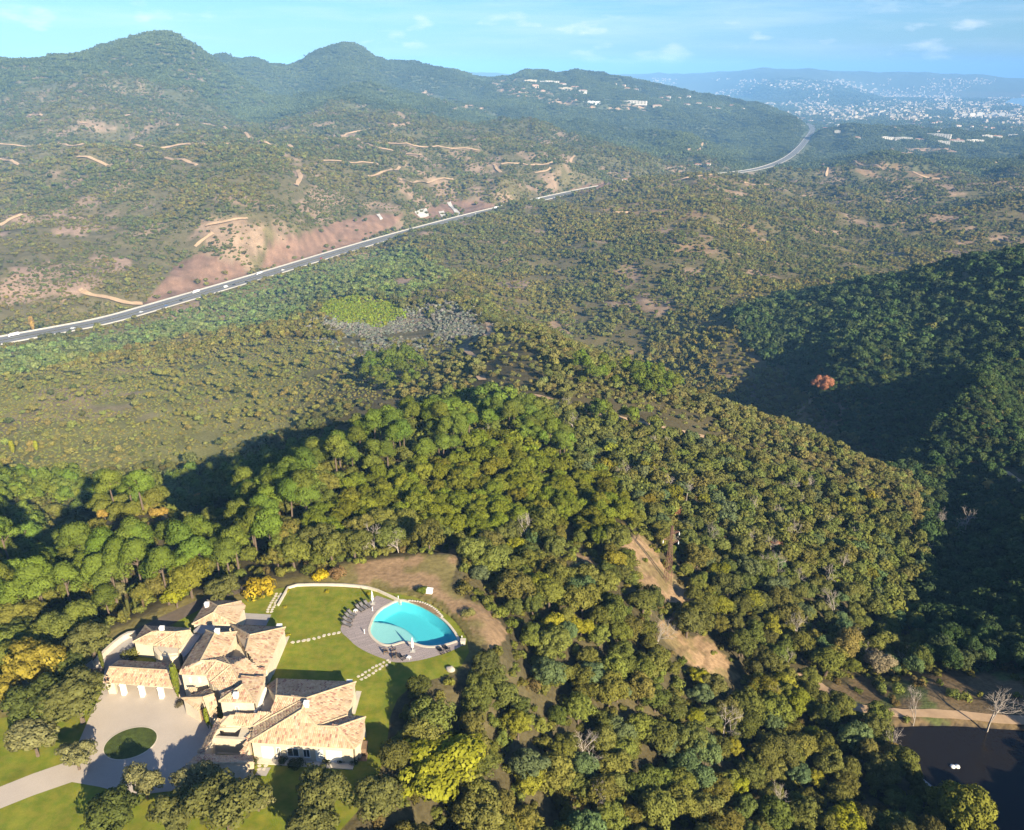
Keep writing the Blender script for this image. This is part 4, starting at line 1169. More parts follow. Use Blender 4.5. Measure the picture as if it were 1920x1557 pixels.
# ---------------------------------------------------------------- stepping stones
def slab_path(pix, step, rows, label, w=0.33):
    pts = dense([np.array([*p, 0]) for p in chaikin([unp(*q)[:2] for q in pix], 2)], 0.12)
    acc = 0; last = pts[0]; e = empty('stepping_stone_path', tuple(pts[0]), label=label, cat='path'); i = 0
    for p0, p1 in zip(pts[:-1], pts[1:]):
        acc += np.linalg.norm(p1 - p0)
        if acc > step:
            acc = 0; d = (p1 - p0) / np.linalg.norm(p1 - p0); nn = np.array([-d[1], d[0], 0])
            for r_ in range(rows):
                c = p1 + nn * ((r_ - (rows - 1) / 2) * 0.85 + rgt.normal() * 0.08)
                k = 6; ring = [c[:2] + np.array([math.cos(t), math.sin(t)]) * w * (0.75 + 0.5 * random.random()) for t in np.linspace(0, 2 * math.pi, k, endpoint=False)]
                mb = MB().prism([q - pts[0][:2] for q in ring], -0.05, 0.075 + 0.02 * random.random())
                link('slab', mb.mesh('slab', M['stone_pale']), e)
    return e
slab_path([(541,1204),(560,1204),(590,1199),(612,1192),(637,1187)], 0.78, 1, 'curved line of pale stepping stones across the middle of the lawn', 0.36)
slab_path([(504,1152),(512,1134),(524,1112)], 0.62, 2, 'double row of stepping stones at the far left of the lawn', 0.30)
slab_path([(668,1276),(690,1263),(712,1250),(730,1240)], 0.6, 2, 'shaded stepping stones leading from the south wing to the deck', 0.28)
slab_path([(497,1422),(494,1432),(490,1444)], 0.6, 2, 'short stepping stone path below the south wing door', 0.28)
sheet('paving', [(486,1440),(508,1440),(499,1456),(478,1454)], 0.06, M['paving_grey'])
# ---------------------------------------------------------------- pool furniture
def lounger(head, foot, fab, label, group, frame='dark_frame'):
    h_, f_ = z4(*head, 0.3), z4(*foot, 0.3)
    c = (h_ + f_) / 2; a = math.atan2(h_[1] - f_[1], h_[0] - f_[0])
    e = empty('sun_lounger', (c[0], c[1], 0.05), a, label=label, cat='sun lounger', group=group)
    m = MB(); m.box(-.98, .98, -.33, -.27, .24, .30); m.box(-.98, .98, .27, .33, .24, .30); m.box(-.98, -.92, -.268, .268, .241, .299); m.box(.92, .98, -.268, .268, .241, .299)
    m.build('frame', M[frame], e)
    for sx in (-.85, .8):
        for sy in (-.3, .3): MB().box(sx - .03, sx + .03, sy - .03, sy + .03, 0, .24).build('leg', M[frame], e)
    m = MB(); m.add([(-.95, -.27, .31), (.2, -.27, .31), (.2, .27, .31), (-.95, .27, .31), (-.95, -.27, .38), (.2, -.27, .38), (.2, .27, .38), (-.95, .27, .38)], [(4,5,6,7),(0,1,5,4),(1,2,6,5),(2,3,7,6),(3,0,4,7),(3,2,1,0)])
    m.build('seat', M[fab], e)
    m = MB(); m.add([(.2, -.27, .33), (.92, -.27, .80), (.92, .27, .80), (.2, .27, .33), (.17, -.27, .40), (.88, -.27, .87), (.88, .27, .87), (.17, .27, .40)], [(4,5,6,7),(0,1,5,4),(1,2,6,5),(2,3,7,6),(3,0,4,7),(3,2,1,0)])
    bk = m.build('backrest', M[fab], e)
    MB().box(.70, .94, -.24, .24, .80, .93).build('headrest', M['charcoal_fabric'], e)
    return e
LG = 'sun loungers along the far side of the deck'
names = ['nearest the white parasol', 'second from the white parasol', 'third from the white parasol', 'fourth from the white parasol', 'fifth from the white parasol', 'second from the stepping stones', 'nearest the stepping stones']
for (hd, ft), nm in zip([((460,215),(560,285)),((398,245),(500,312)),((350,275),(445,338)),((235,350),(350,402)),((195,390),(322,446)),((165,445),(300,490)),((158,505),(290,545))], names):
    lounger(hd, ft, 'grey_fabric', 'grey sun lounger with dark headrest in the curved row, ' + nm, LG)
lounger((1560,935), (1490,840), 'charcoal_fabric', 'left black lounger of the pair at the right end of the deck', 'black loungers')
lounger((1645,905), (1565,815), 'charcoal_fabric', 'right black lounger of the pair at the right end of the deck', 'black loungers')
lounger((1015,1005), (925,940), 'charcoal_fabric', 'black lounger among the armchairs at the near edge of the deck', 'black loungers')
def armchair(p, a, label, cush):
    c = z4(*p, 0.0); e = empty('garden_armchair', (c[0], c[1], 0.05), a, label=label, cat='armchair', group='armchairs on the deck')
    for sx in (-.33, .33):
        for sy in (-.33, .33): MB().box(sx - .035, sx + .035, sy - .035, sy + .035, 0, .60).build('leg', M['wood'], e)
    MB().box(-.36, .36, -.36, .36, .601, .64).build('arm_frame', M['wood'], e) if False else None
    for sy in (-.34, .34): MB().box(-.38, .38, sy - .05, sy + .05, .601, .645).build('armrest', M['wood'], e)
    MB().box(-.29, .36, -.28, .28, .28, .44).build('seat', M[cush], e)
    MB().box(-.40, -.30, -.28, .28, .30, .88).build('backrest', M[cush], e)
armchair((765,925), R(20), 'wooden armchair at the left end of the group on the near deck', 'charcoal_fabric')
armchair((875,915), R(200), 'wooden armchair with a pale cushion facing the pool', 'grey_fabric')
armchair((885,995), R(110), 'wooden armchair at the very edge of the near deck', 'charcoal_fabric')
def parasol(px, label):
    c = unp(*px); e = empty('parasol', (c[0], c[1], 0.05), label=label, cat='parasol', group='closed white parasols')
    m = MB(); m.box(-.42, .42, -.42, .42, 0, .07); m.box(-.16, .16, -.16, .16, .072, .2); m.build('base', M['concrete'], e)
    MB().tube([(0, 0, .15), (0, 0, 2.55)], .035, 8).build('pole', M['white_paint'], e)
    k = 12; prof = [(0.02, 2.75), (0.07, 2.6), (0.13, 2.2), (0.19, 1.6), (0.23, 1.1), (0.17, 0.85), (0.19, 0.75)]
    m = MB(); v = []; f = []
    for r_, z_ in prof:
        for j in range(k):
            t = 2 * math.pi * j / k; q = r_ * (1.0 if j % 2 else 0.68)
            v.append((q * math.cos(t), q * math.sin(t), z_))
    for i in range(len(prof) - 1):
        for j in range(k): f.append((i * k + j, (i + 1) * k + j, (i + 1) * k + (j + 1) % k, i * k + (j + 1) % k))
    f.append(tuple(range(k)))
    m.add(v, f).build('canopy', M['canvas_white'], e)
    MB().lathe([(.12, 1.28), (.215, 1.30), (.215, 1.36), (.12, 1.38)], 12).build('tie_band', M['grey_fabric'], e)
    MB().lathe([(.02, 2.75), (.035, 2.8), (.0, 2.88)], 8).build('finial', M['white_paint'], e)
parasol((774, 1221), 'closed white parasol on the near deck between pool and lawn')
parasol((699, 1132), 'closed white parasol at the far end of the curved lounger row')
def table(p, label):
    c = z4(*p, 0.0); e = empty('side_table', (c[0], c[1], 0.05), R(-30), label=label, cat='table', group='low white side tables')
    MB().box(-.3, .3, -.3, .3, .36, .41).build('table_top', M['white_paint'], e)
    for sx in (-.24, .24):
        for sy in (-.24, .24): MB().box(sx - .025, sx + .025, sy - .025, sy + .025, 0, .36).build('leg', M['white_paint'], e)
table((345,355), 'low white side table in the middle of the lounger row')
table((1085,1005), 'low white side table at the near edge of the deck')
def post(p, label, hh=0.9):
    c = z4(*p, 0.0); e = empty('deck_post', (c[0], c[1], 0.05), label=label, cat='post')
    MB().lathe([(.12, 0), (.12, .05), (.07, .08), (.06, hh - .1), (.09, hh - .08), (.09, hh)], 10).build('shaft', M['white_paint'], e)
    MB().lathe([(.05, hh + .002), (.08, hh + .05), (.05, hh + .12), (.0, hh + .14)], 10).build('cap', M['white_paint'], e)
post((580,335), 'short white post on the deck near the far parasol', 0.7)
post((468,650), 'short white post standing alone in the middle of the deck', 0.7)
post((938,190), 'white post at the pointed far end of the pool', 0.8)
post((1818,745), 'white post at the pointed right end of the pool', 0.8)
# stone pier with a sphere at the right end of the deck
c = z4(1835, 800); e = empty('stone_pier', (c[0], c[1], 0), label='pale stone pier at the right end of the deck', cat='pier')
MB().box(-.38, .38, -.38, .38, -.1, .8).build('pier_body', M['stone_pale'], e); MB().box(-.46, .46, -.46, .46, .802, .92).build('pier_cap', M['stone_pale'], e)
# white garden shed cabinet by the clearing
c = unp(805, 1112); zc = float(hgt(c[0], c[1])); e = empty('pump_cabinet', (c[0], c[1], zc), R(-12), label='small white cabinet beside a green shrub behind the pool', cat='cabinet'); e.scale = (.75, .75, .75)
MB().box(-.8, .8, -.45, .45, -.2, 1.0).build('cabinet_body', M['white_paint'], e)
m = MB(); m.prism([(-.92, -.55), (.92, -.55), (.92, .55), (-.92, .55)], 1.002, [1.08, 1.08, 1.26, 1.26]); m.build('lid', M['white_paint'], e)
for sx in (-.4, .4): MB().box(sx - .35, sx + .35, -.47, -.452, .05, .92).build('door', M['white_paint'], e)
# terracotta pot and bench by the south wing
c = zC(1812, 770, 0); e = empty('flower_pot', (c[0], c[1], 0.05), label='yellow glazed jar at the right corner of the south wing', cat='pot')
MB().lathe([(.22, 0), (.38, .35), (.42, .6), (.3, .85), (.34, .95)], 14).build('jar', M['pot_yellow'], e, sm=True); MB().lathe([(.30, .952), (.37, .96), (.37, 1.03), (.3, 1.05)], 14).build('rim', M['pot_yellow'], e)
c = zC(1810, 850, 0); e = empty('log_store', (c[0], c[1], 0.05), label='dark wooden store against the right end of the south wing', cat='store')
MB().box(-.6, .6, -.7, .7, 0, 1.2).build('body', M['wood'], e); MB().box(-.7, .7, -.8, .8, 1.202, 1.3).build('lid', M['wood'], e)
# ---------------------------------------------------------------- lattice pylon
pb = hit(1251, 1091)
py_ = empty('lattice_pylon', tuple(pb), R(18), label='rusty red lattice pylon standing on the bare strip in the wood', cat='pylon')
PH = 15.8
def hw_at(z): return 0.72 * (1 - z / PH) + 0.18 * (z / PH)
for sx in (-1, 1):
    for sy in (-1, 1):
        MB().tube([(sx * hw_at(-.5), sy * hw_at(-.5), -.5), (sx * hw_at(PH), sy * hw_at(PH), PH)], 0.07, 5).build('leg', M['rust'], py_)
lev = [0.0]
while lev[-1] < PH - 0.6: lev.append(lev[-1] + max(0.75, 2.1 * hw_at(lev[-1]) * 0.95))
lev[-1] = PH
m = MB()
for z0, z1 in zip(lev[:-1], lev[1:]):
    a, b = hw_at(z0), hw_at(z1)
    for s_ in (-1, 1):
        m.tube([(-a, s_ * a, z0), (b, s_ * b, z1)], .024, 4, False); m.tube([(a, s_ * a, z0), (-b, s_ * b, z1)], .024, 4, False)
        m.tube([(s_ * a, -a, z0), (s_ * b, b, z1)], .024, 4, False); m.tube([(s_ * a, a, z0), (s_ * b, -b, z1)], .024, 4, False)
        m.tube([(-b, s_ * b, z1), (b, s_ * b, z1)], .024, 4, False); m.tube([(s_ * b, -b, z1), (s_ * b, b, z1)], .024, 4, False)
o = m.build('lattice_bracing', M['rust'], py_); o['kind'] = 'stuff'
for z_, s_ in ((PH * 0.77, -1), (PH * 0.70, 1), (PH * 0.86, 1)):
    m = MB(); w_ = hw_at(z_); t = (s_ * 2.1, 0, z_ + 0.25)
    m.tube([(s_ * w_, -w_, z_), t], .05, 4, False); m.tube([(s_ * w_, w_, z_), t], .05, 4, False); m.tube([(s_ * w_, 0, z_ + 0.9), t], .05, 4, False)
    ar = m.build('cross_arm', M['rust'], py_)
    MB().lathe([(.04, -1.0), (.13, -.92), (.06, -.8), (.13, -.7), (.06, -.58), (.13, -.48), (.05, -.3), (.03, 0)], 8, t).build('insulator', M['white_paint'], ar)

# ---------------------------------------------------------------- pond: floats, weir, posts
for px_, lab in ((1786, 'left of the two white floats on the dark pond'), (1794.5, 'right of the two white floats on the dark pond')):
    c = unp(px_, 1438, POND_Z); e = empty('pond_float', (c[0], c[1], POND_Z), label=lab, cat='float', group='white floats on the pond')
    MB().lathe([(.05, -.25), (.42, -.12), (.55, .06), (.46, .26), (.2, .38), (.0, .41)], 14).build('float_body', M['white_paint'], e, sm=True)
    MB().lathe([(.06, .40), (.06, .5), (.0, .52)], 8).build('top_ring', M['dark_frame'], e)
c0, c1 = unp(1717, 1456, POND_Z), unp(1762, 1492, POND_Z)
e = empty('pond_weir', tuple(c0), label='narrow grey concrete weir wall at the near edge of the pond', cat='weir')
d = (c1 - c0)[:2]; L_ = np.linalg.norm(d); e.rotation_euler = (0, 0, math.atan2(d[1], d[0]))
for i in range(6): MB().box(L_ * i / 6 + .01, L_ * (i + 1) / 6 - .01, -.45, .45, -1.5, .35 + .01 * (i % 3)).build('wall_block', M['concrete'], e)

# ---------------------------------------------------------------- traffic
def on_road(px, py, lane):
    p = hit(px, py, rmin=600); d, par = segdist(np.array([p[0]]), np.array([p[1]]), HWAY)
    i = int(min(par[0], len(HWAY) - 2)); a, b = HWAY[i], HWAY[i + 1]; t = par[0] - i
    q = a * (1 - t) + b * t; dr = (b - a)[:2]; dr /= np.linalg.norm(dr)
    q[:2] += np.array([dr[1], -dr[0]]) * lane
    return (float(q[0]), float(q[1]), float(q[2]) + 0.56), math.atan2(dr[1], dr[0])
def wheel(e, x, y, r=.5, w=.28):
    m = MB(); k = 12
    v = [(x + r * math.cos(2 * math.pi * j / k), y + s, r + r * math.sin(2 * math.pi * j / k)) for s in (-w / 2, w / 2) for j in range(k)]
    m.add(v, [(j, (j + 1) % k, k + (j + 1) % k, k + j) for j in range(k)] + [tuple(range(k))[::-1], tuple(range(k, 2 * k))]); m.build('wheel', M['dark_frame'], e)
mat('paint_white', (0.78, 0.78, 0.77), 0.4, 0.03, 1.0); mat('paint_silver', (0.55, 0.57, 0.60), 0.35, 0.03, 1.0); mat('paint_dark', (0.04, 0.045, 0.055), 0.3, 0.1, 1.0); mat('paint_red', (0.35, 0.04, 0.03), 0.35, 0.05, 1.0); mat('paint_blue', (0.08, 0.14, 0.30), 0.35, 0.05, 1.0)
def lorry(px, py, lane, label, box='paint_white', cabm='paint_white', flip=False):
    loc, a = on_road(px, py, lane); e = empty('lorry', loc, a + (math.pi if flip else 0), label=label, cat='lorry', group='vehicles on the motorway'); e.scale = (.66, .8, .8)
    MB().box(-7.6, 4.4, -1.27, 1.27, 1.15, 4.0).build('trailer', M[box], e)
    MB().box(-7.5, 7.0, -1.0, 1.0, .75, 1.14).build('chassis', M['dark_frame'], e)
    m = MB(); m.add([(4.9,-1.2,.7),(7.3,-1.2,.7),(7.3,1.2,.7),(4.9,1.2,.7),(4.9,-1.2,3.5),(6.9,-1.2,3.4),(6.9,1.2,3.4),(4.9,1.2,3.5),(7.3,-1.2,2.0),(7.3,1.2,2.0)],
        [(0,3,2,1),(4,5,6,7),(0,1,8,5,4),(3,7,6,9,2),(0,4,7,3),(1,2,9,8),(8,9,6,5)]); cab = m.build('cab', M[cabm], e)
    m = MB(); m.add([(7.29,-1.05,2.1),(7.29,1.05,2.1),(6.98,1.05,3.2),(6.98,-1.05,3.2),(7.33,-1.05,2.1),(7.33,1.05,2.1),(7.02,1.05,3.2),(7.02,-1.05,3.2)],[(4,5,6,7),(0,3,2,1),(0,1,5,4),(2,3,7,6),(1,2,6,5),(3,0,4,7)]); m.build('windscreen', M['window_glass'], cab)
    for x_ in (-6.6, -5.4, -4.2, 4.0, 6.2):
        for y_ in (-1.1, 1.1): wheel(e, x_, y_)
def car(px, py, lane, label, pm, van=False, flip=False):
    loc, a = on_road(px, py, lane); e = empty('van' if van else 'car', loc, a + (math.pi if flip else 0), label=label, cat='van' if van else 'car', group='vehicles on the motorway')
    if van: prof = [(-2.7,.35),(-2.7,2.3),(1.2,2.35),(1.9,1.35),(2.75,1.1),(2.75,.35)]; wd = .98
    else: prof = [(-2.15,.3),(-2.2,.85),(-1.7,.95),(-1.25,1.42),(.25,1.45),(1.0,.95),(2.05,.78),(2.15,.3)]; wd = .88
    n = len(prof); v = [(x_, -wd, z_) for x_, z_ in prof] + [(x_, wd, z_) for x_, z_ in prof]
    MB().add(v, [tuple(range(n))[::-1][::-1], tuple(range(2 * n - 1, n - 1, -1))] + [(i, n + i, n + (i + 1) % n, (i + 1) % n) for i in range(n)]).build('body', M[pm], e)
    x0, x1, z0, z1 = (1.25, 1.86, 2.22, 1.42) if van else (.32, .95, 1.40, 1.0)
    MB().add([(x0, -wd + .1, z0 + .04), (x1, -wd + .1, z1 + .04), (x1, wd - .1, z1 + .04), (x0, wd - .1, z0 + .04)], [(0, 1, 2, 3)]).build('windscreen', M['window_glass'], e)
    for s_ in (-1, 1):
        xa, xb, za, zb = (.2, 1.3, 1.45, 2.1) if van else (-1.2, .3, .98, 1.36)
        MB().add([(xa, s_ * (wd + .01), za), (xb, s_ * (wd + .01), za), (xb - .1, s_ * (wd + .01), zb), (xa + .1, s_ * (wd + .01), zb)], [(0, 1, 2, 3)]).build('side_window', M['window_glass'], e)
        for x_ in (-1.4 if not van else -1.8, 1.35 if not van else 1.8): wheel(e, x_, s_ * (wd - .1), .34, .22)
lorry(374, 552, -7.6, 'white box lorry passing below the first bare cutting', flip=True)
lorry(492, 517, -7.6, 'lorry with a grey box just before the long red cutting', box='paint_silver', flip=True)
lorry(30, 635, -7.6, 'white lorry at the left end of the motorway', flip=True)
lorry(986, 380, -7.6, 'white lorry on the far motorway, left of the blue cab', flip=True)
lorry(1008, 375, -4.4, 'lorry with a blue cab on the far motorway', box='paint_silver', cabm='paint_blue', flip=True)
for px_, py_2, ln, lab, pm, vn in ((418,540,4.6,'white van ahead of the white box lorry','paint_white',True),(437,536,4.6,'dark car between the white van and the lorry','paint_dark',False),
     (456,530,8.0,'dark car behind the white van on the near lane','paint_dark',False),(340,566,5.0,'dark car below the first cutting','paint_dark',False),(524,508,4.6,'white car past the grey box lorry','paint_white',False),
     (300,574,8.2,'dark car trailing toward the left cutting','paint_blue',False),(265,588,5.0,'silver car near the foot of the first cutting','paint_silver',False),(938,392,4.6,'white van on the far motorway','paint_white',True),
     (595,486,5.0,'red car below the long red cutting','paint_red',False),(130,615,4.8,'silver car near the left end of the motorway','paint_silver',False)):
    car(px_, py_2, ln, lab, pm, vn)

# sprayed concrete on the cuttings
def patch(pix, lab):
    a, b, c2, d = [hit(*p, rmin=900) for p in pix]; k = 6; v = []; up = np.array([0, -0.5, 1.2])
    for i in range(k):
        for j in range(k):
            s, t = i / (k - 1), j / (k - 1); q = (a * (1 - s) + b * s) * (1 - t) + (d * (1 - s) + c2 * s) * t
            q[2] = float(hgt(q[0], q[1])); v.append(q)
    c = np.mean(v, 0); n = k * k
    fq = [(i * k + j, (i + 1) * k + j, (i + 1) * k + j + 1, i * k + j + 1) for i in range(k - 1) for j in range(k - 1)]
    rim = [i * k for i in range(k)] + [(k - 1) * k + j for j in range(1, k)] + [i * k + k - 1 for i in range(k - 2, -1, -1)] + [j for j in range(k - 2, 0, -1)]
    mb = MB(); mb.add([tuple(p - c + up) for p in v] + [tuple(p - c - up) for p in v], fq + [(rim[i], n + rim[i], n + rim[(i + 1) % len(rim)], rim[(i + 1) % len(rim)]) for i in range(len(rim))])
    e = mb.build('concrete_apron', M['shotcrete'], loc=tuple(c), label=lab, cat='retaining wall')
patch([(777,398),(800,391),(804,405),(788,409)], 'widest white concrete facing on the motorway cutting')
patch([(822,398),(832,396),(838,408),(830,410)], 'small white concrete facing left of the long white strip')
patch([(838,381),(845,379),(864,402),(858,405)], 'long slanting white concrete strip on the far cutting')
patch([(706,404),(712,402),(718,411),(713,413)], 'tiny white concrete facing at the top of the long red cutting')

# ---------------------------------------------------------------- buildings far off
def house(px, py, wpx, hm, label, group=None, wall='house_white', roofk='hip', rmin=1500, depth=None, name='hillside_house', cat='house', rz=None, win=True, p=None, wm_=None):
    p = hit(px, py, rmin=rmin) if p is None else p
    r_ = math.hypot(p[0], p[1]); w_ = wm_ if wm_ else wpx * r_ / F; dp = depth or min(max(w_ * 0.6, 8.0), 16.0)
    e = empty(name, (float(p[0]), float(p[1]), float(p[2])), rz if rz is not None else -math.atan2(p[0], p[1]) + rgt.normal() * 0.25, label=label, cat=cat, group=group)
    MB().box(-w_ / 2, w_ / 2, -dp / 2, dp / 2, -6, hm).build('wall', M[wall], e)
    ov = 0.5; rh = min(dp, w_) * 0.17
    m = MB()
    if roofk == 'hip':
        k_ = min(w_, dp) / 2 * 0.95
        if w_ >= dp: rr_ = [(-w_ / 2 + k_, 0), (w_ / 2 - k_, 0)]
        else: rr_ = [(0, -dp / 2 + k_), (0, dp / 2 - k_)]
        c4 = [(-w_ / 2 - ov, -dp / 2 - ov), (w_ / 2 + ov, -dp / 2 - ov), (w_ / 2 + ov, dp / 2 + ov), (-w_ / 2 - ov, dp / 2 + ov)]
        v = [(x, y, hm + .01) for x, y in c4] + [(x, y, hm + rh) for x, y in rr_]
        f = [(0, 1, 5, 4), (1, 2, 5), (2, 3, 4, 5), (3, 0, 4), (3, 2, 1, 0)] if w_ >= dp else [(0, 1, 4), (1, 2, 5, 4), (2, 3, 5), (3, 0, 4, 5), (3, 2, 1, 0)]
        m.add(v, f).build('roof', M['tile_far'], e)
    else:
        m.box(-w_ / 2 - .3, w_ / 2 + .3, -dp / 2 - .3, dp / 2 + .3, hm + .01, hm + .7); m.box(-w_ / 6, w_ / 6, -dp / 5, dp / 5, hm + .71, hm + 2.4)
        m.build('roof', M[wall], e)
    if win:
        st = max(1, int(hm / 3.0)); k_ = max(2, int(w_ / 6.0)); k_ = min(k_, 9)
        me = None
        for s_ in range(min(st, 4)):
            for i in range(k_):
                x_ = -w_ / 2 + w_ * (i + .5) / k_; ww = w_ / k_ * 0.27; z_ = hm * (s_ + .35) / min(st, 4); hh_ = hm / min(st, 4) * 0.42
                if me is None:
                    me = MB().box(-ww, ww, -.12, .05, 0, hh_).mesh('window', M['window_glass'])
                link('window', me, e, (x_, -dp / 2 - .05, z_))
    return e
HB = [(994,154,23,9,'house_cream','apartment block at the left end of the hilltop row'),(1002,163,14,8,'house_pink','pink building below the left hilltop block'),(1029,156,36,9,'house_white','long apartment block in the middle of the hilltop row'),
 (1055,161,12,10,'house_white','tall white block right of the long hilltop block'),(1060,168,24,8,'house_cream','cream terrace of houses below the hilltop row'),(1078,166,14,8,'house_cream','cream house stepping down right of the hilltop terrace'),
 (1093,174,14,11,'house_white','white stepped building on the bare spur'),(1081,181,8,7,'house_white','small white villa under the stepped building'),(1018,173,8,8,'house_pink','small pink house on the bare spur'),
 (1108,194,32,8,'paint_silver','low glassy grey building above the bare slope'),(1186,195,50,13,'house_white','longest white apartment building on the spur'),(1232,201,16,8,'house_cream','cream house right of the longest white building'),
 (1250,184,14,8,'house_white','white villa cluster house nearest the longest building'),(1248,191,12,7,'house_cream','cream villa below the white cluster house'),(1271,186,10,8,'house_white','white villa on the rocky knoll'),
 (1288,183,12,8,'house_white','white villa at the right of the rocky knoll'),(1288,198,11,7,'house_white','white villa low on the spur'),(1239,185,7,6,'house_pink','tiny pink villa on the spur'),
 (1153,159,6,6,'house_white','single white villa on the skyline slope'),(1168,162,9,7,'house_cream','cream villa just below the skyline slope'),(1176,168,9,7,'house_cream','second cream villa below the skyline slope'),(1193,170,8,7,'house_white','white villa right along the skyline slope'),
 (1330,203,8,7,'house_white','white villa on the descending spur'),(1345,206,10,7,'house_cream','cream villa on the descending spur'),(1390,206,10,7,'house_white','white villa near the end of the spur'),(1310,196,9,7,'house_white','white villa beside the wooded spur'),(1372,200,8,7,'house_pink','pink villa near the end of the spur')]
for px_, py_2, w_, h_, wl_, lab in HB:
    house(px_, py_2, w_, h_, lab, 'buildings on the hillside spur', wl_, 'flat' if w_ > 20 else 'hip', 2600, name='hillside_building', cat='building')
house(1174, 342, 13, 7, 'lone white house on the crest beside the motorway', None, 'house_white', 'hip', 1400)
for px_, py_2, w_, lab in ((1290,314,9,'white farm building left of the motorway junction'),(1308,312,12,'white farm house in the middle of the junction group'),(1326,311,11,'cream farm house right of the junction group')):
    house(px_, py_2, w_, 6, lab, 'farm buildings by the junction', 'house_white', 'hip', 1900, name='farm_building', cat='house')
HT = [(1657,262,30,11,'flat','white block at the left end of the long white row on the plain'),(1694,263,25,11,'flat','second white block of the row on the plain'),(1726,266,18,11,'hip','third building of the white row on the plain'),
 (1760,258,35,14,'flat','largest white block of the row on the plain'),(1761,269,30,9,'flat','low white block in front of the largest one'),(1793,268,22,11,'hip','white building right of the low block'),(1827,267,25,10,'flat','broad white block toward the right of the row'),
 (1850,259,15,12,'flat','white block behind the broad right block'),(1606,261,12,8,'hip','small white house left of the white row'),(1869,259,14,9,'hip','white house near the right edge of the plain'),(1903,256,18,9,'flat','white block at the right edge of the plain'),
 (1557,234,8,12,'flat','pale cube shaped house beside the motorway bend'),(1573,237,14,11,'flat','white house right of the pale cube'),(1570,249,9,9,'flat','small white house below the motorway bend houses'),(1545,312,8,6,'hip','pink house by the near wooded crest')]
for px_, py_2, w_, h_, rk_, lab in HT:
    house(px_, py_2, w_, h_, lab, 'white buildings on the plain', 'house_white', rk_, 2300, name='town_building', cat='building')
for i in range(7):
    house(1808 + i * 14, 220 + (i % 2), 8, 26 + 6 * (i % 3), 'slab tower in the row of tall flats near the bay', 'tall flats near the bay', 'house_white', 'flat', 4000, name='apartment_tower', cat='building', win=False)
# the town on the plain: houses one could count, then the far city as one mass
rgh = np.random.default_rng(23)
cnt = 0; far_boxes = MB()
WL = ['house_white', 'house_cream', 'house_pink']
tries = 0
while cnt < 260 and tries < 6000:
    tries += 1
    px_ = rgh.uniform(1380, 1930) if rgh.random() < 0.8 else rgh.uniform(1240, 1500); r_ = rgh.uniform(4300, 7600)
    if vnoise(np.array(px_ / 60.0), np.array(r_ / 500.0), 3) < 0.36: continue
    az = math.atan((px_ - CX) / F / CP); x_, y_ = r_ * math.sin(az), r_ * math.cos(az); z_ = float(hgt(x_, y_))
    if z_ > -165 or z_ < SEA + 3 or not bool(visible(np.array([x_]), np.array([y_]), np.array([z_]), 2.0)[0]): continue
    if segdist(np.array([x_]), np.array([y_]), HWAY)[0][0] < 40: continue
    house(0, 0, 0, 5.5 + 5 * rgh.random(), 'small pale house among the trees of the town on the plain', 'houses of the town on the plain', WL[int(rgh.choice(3, p=[.6, .25, .15]))], 'hip', name='town_house', cat='house', rz=rgh.random() * 3.1, win=False, p=np.array([x_, y_, z_]), wm_=14 + 20 * rgh.random() ** 2)
    cnt += 1
nfar = 0
for _ in range(14000):
    px_ = rgh.uniform(1180, 1990); r_ = math.exp(rgh.uniform(math.log(6800), math.log(17800)))
    if vnoise(np.array(px_ / 50.0), np.array(math.log(r_) * 12.0), 5) < 0.42: continue
    az = math.atan((px_ - CX) / F / CP); x_, y_ = r_ * math.sin(az), r_ * math.cos(az); z_ = float(hgt(x_, y_))
    if z_ < SEA + 2 or z_ > -60 or not bool(visible(np.array([x_]), np.array([y_]), np.array([z_]), 2.0)[0]): continue
    w_ = 15 + 34 * rgh.random() ** 2; d_ = 10 + 8 * rgh.random(); h_ = 7 + 16 * rgh.random() ** 2; a = rgh.random() * 3
    c_, s_ = math.cos(a), math.sin(a)
    far_boxes.prism([(x_ + u * c_ - v_ * s_, y_ + u * s_ + v_ * c_) for u, v_ in ((-w_ / 2, -d_ / 2), (w_ / 2, -d_ / 2), (w_ / 2, d_ / 2), (-w_ / 2, d_ / 2))], z_ - 4, z_ + h_, False)
    nfar += 1
    if nfar > 3600: break
far_boxes.build('distant_city', M['house_cream'], kind='stuff', label='hazy pale city spread along the distant coast')
print('town', cnt, nfar)
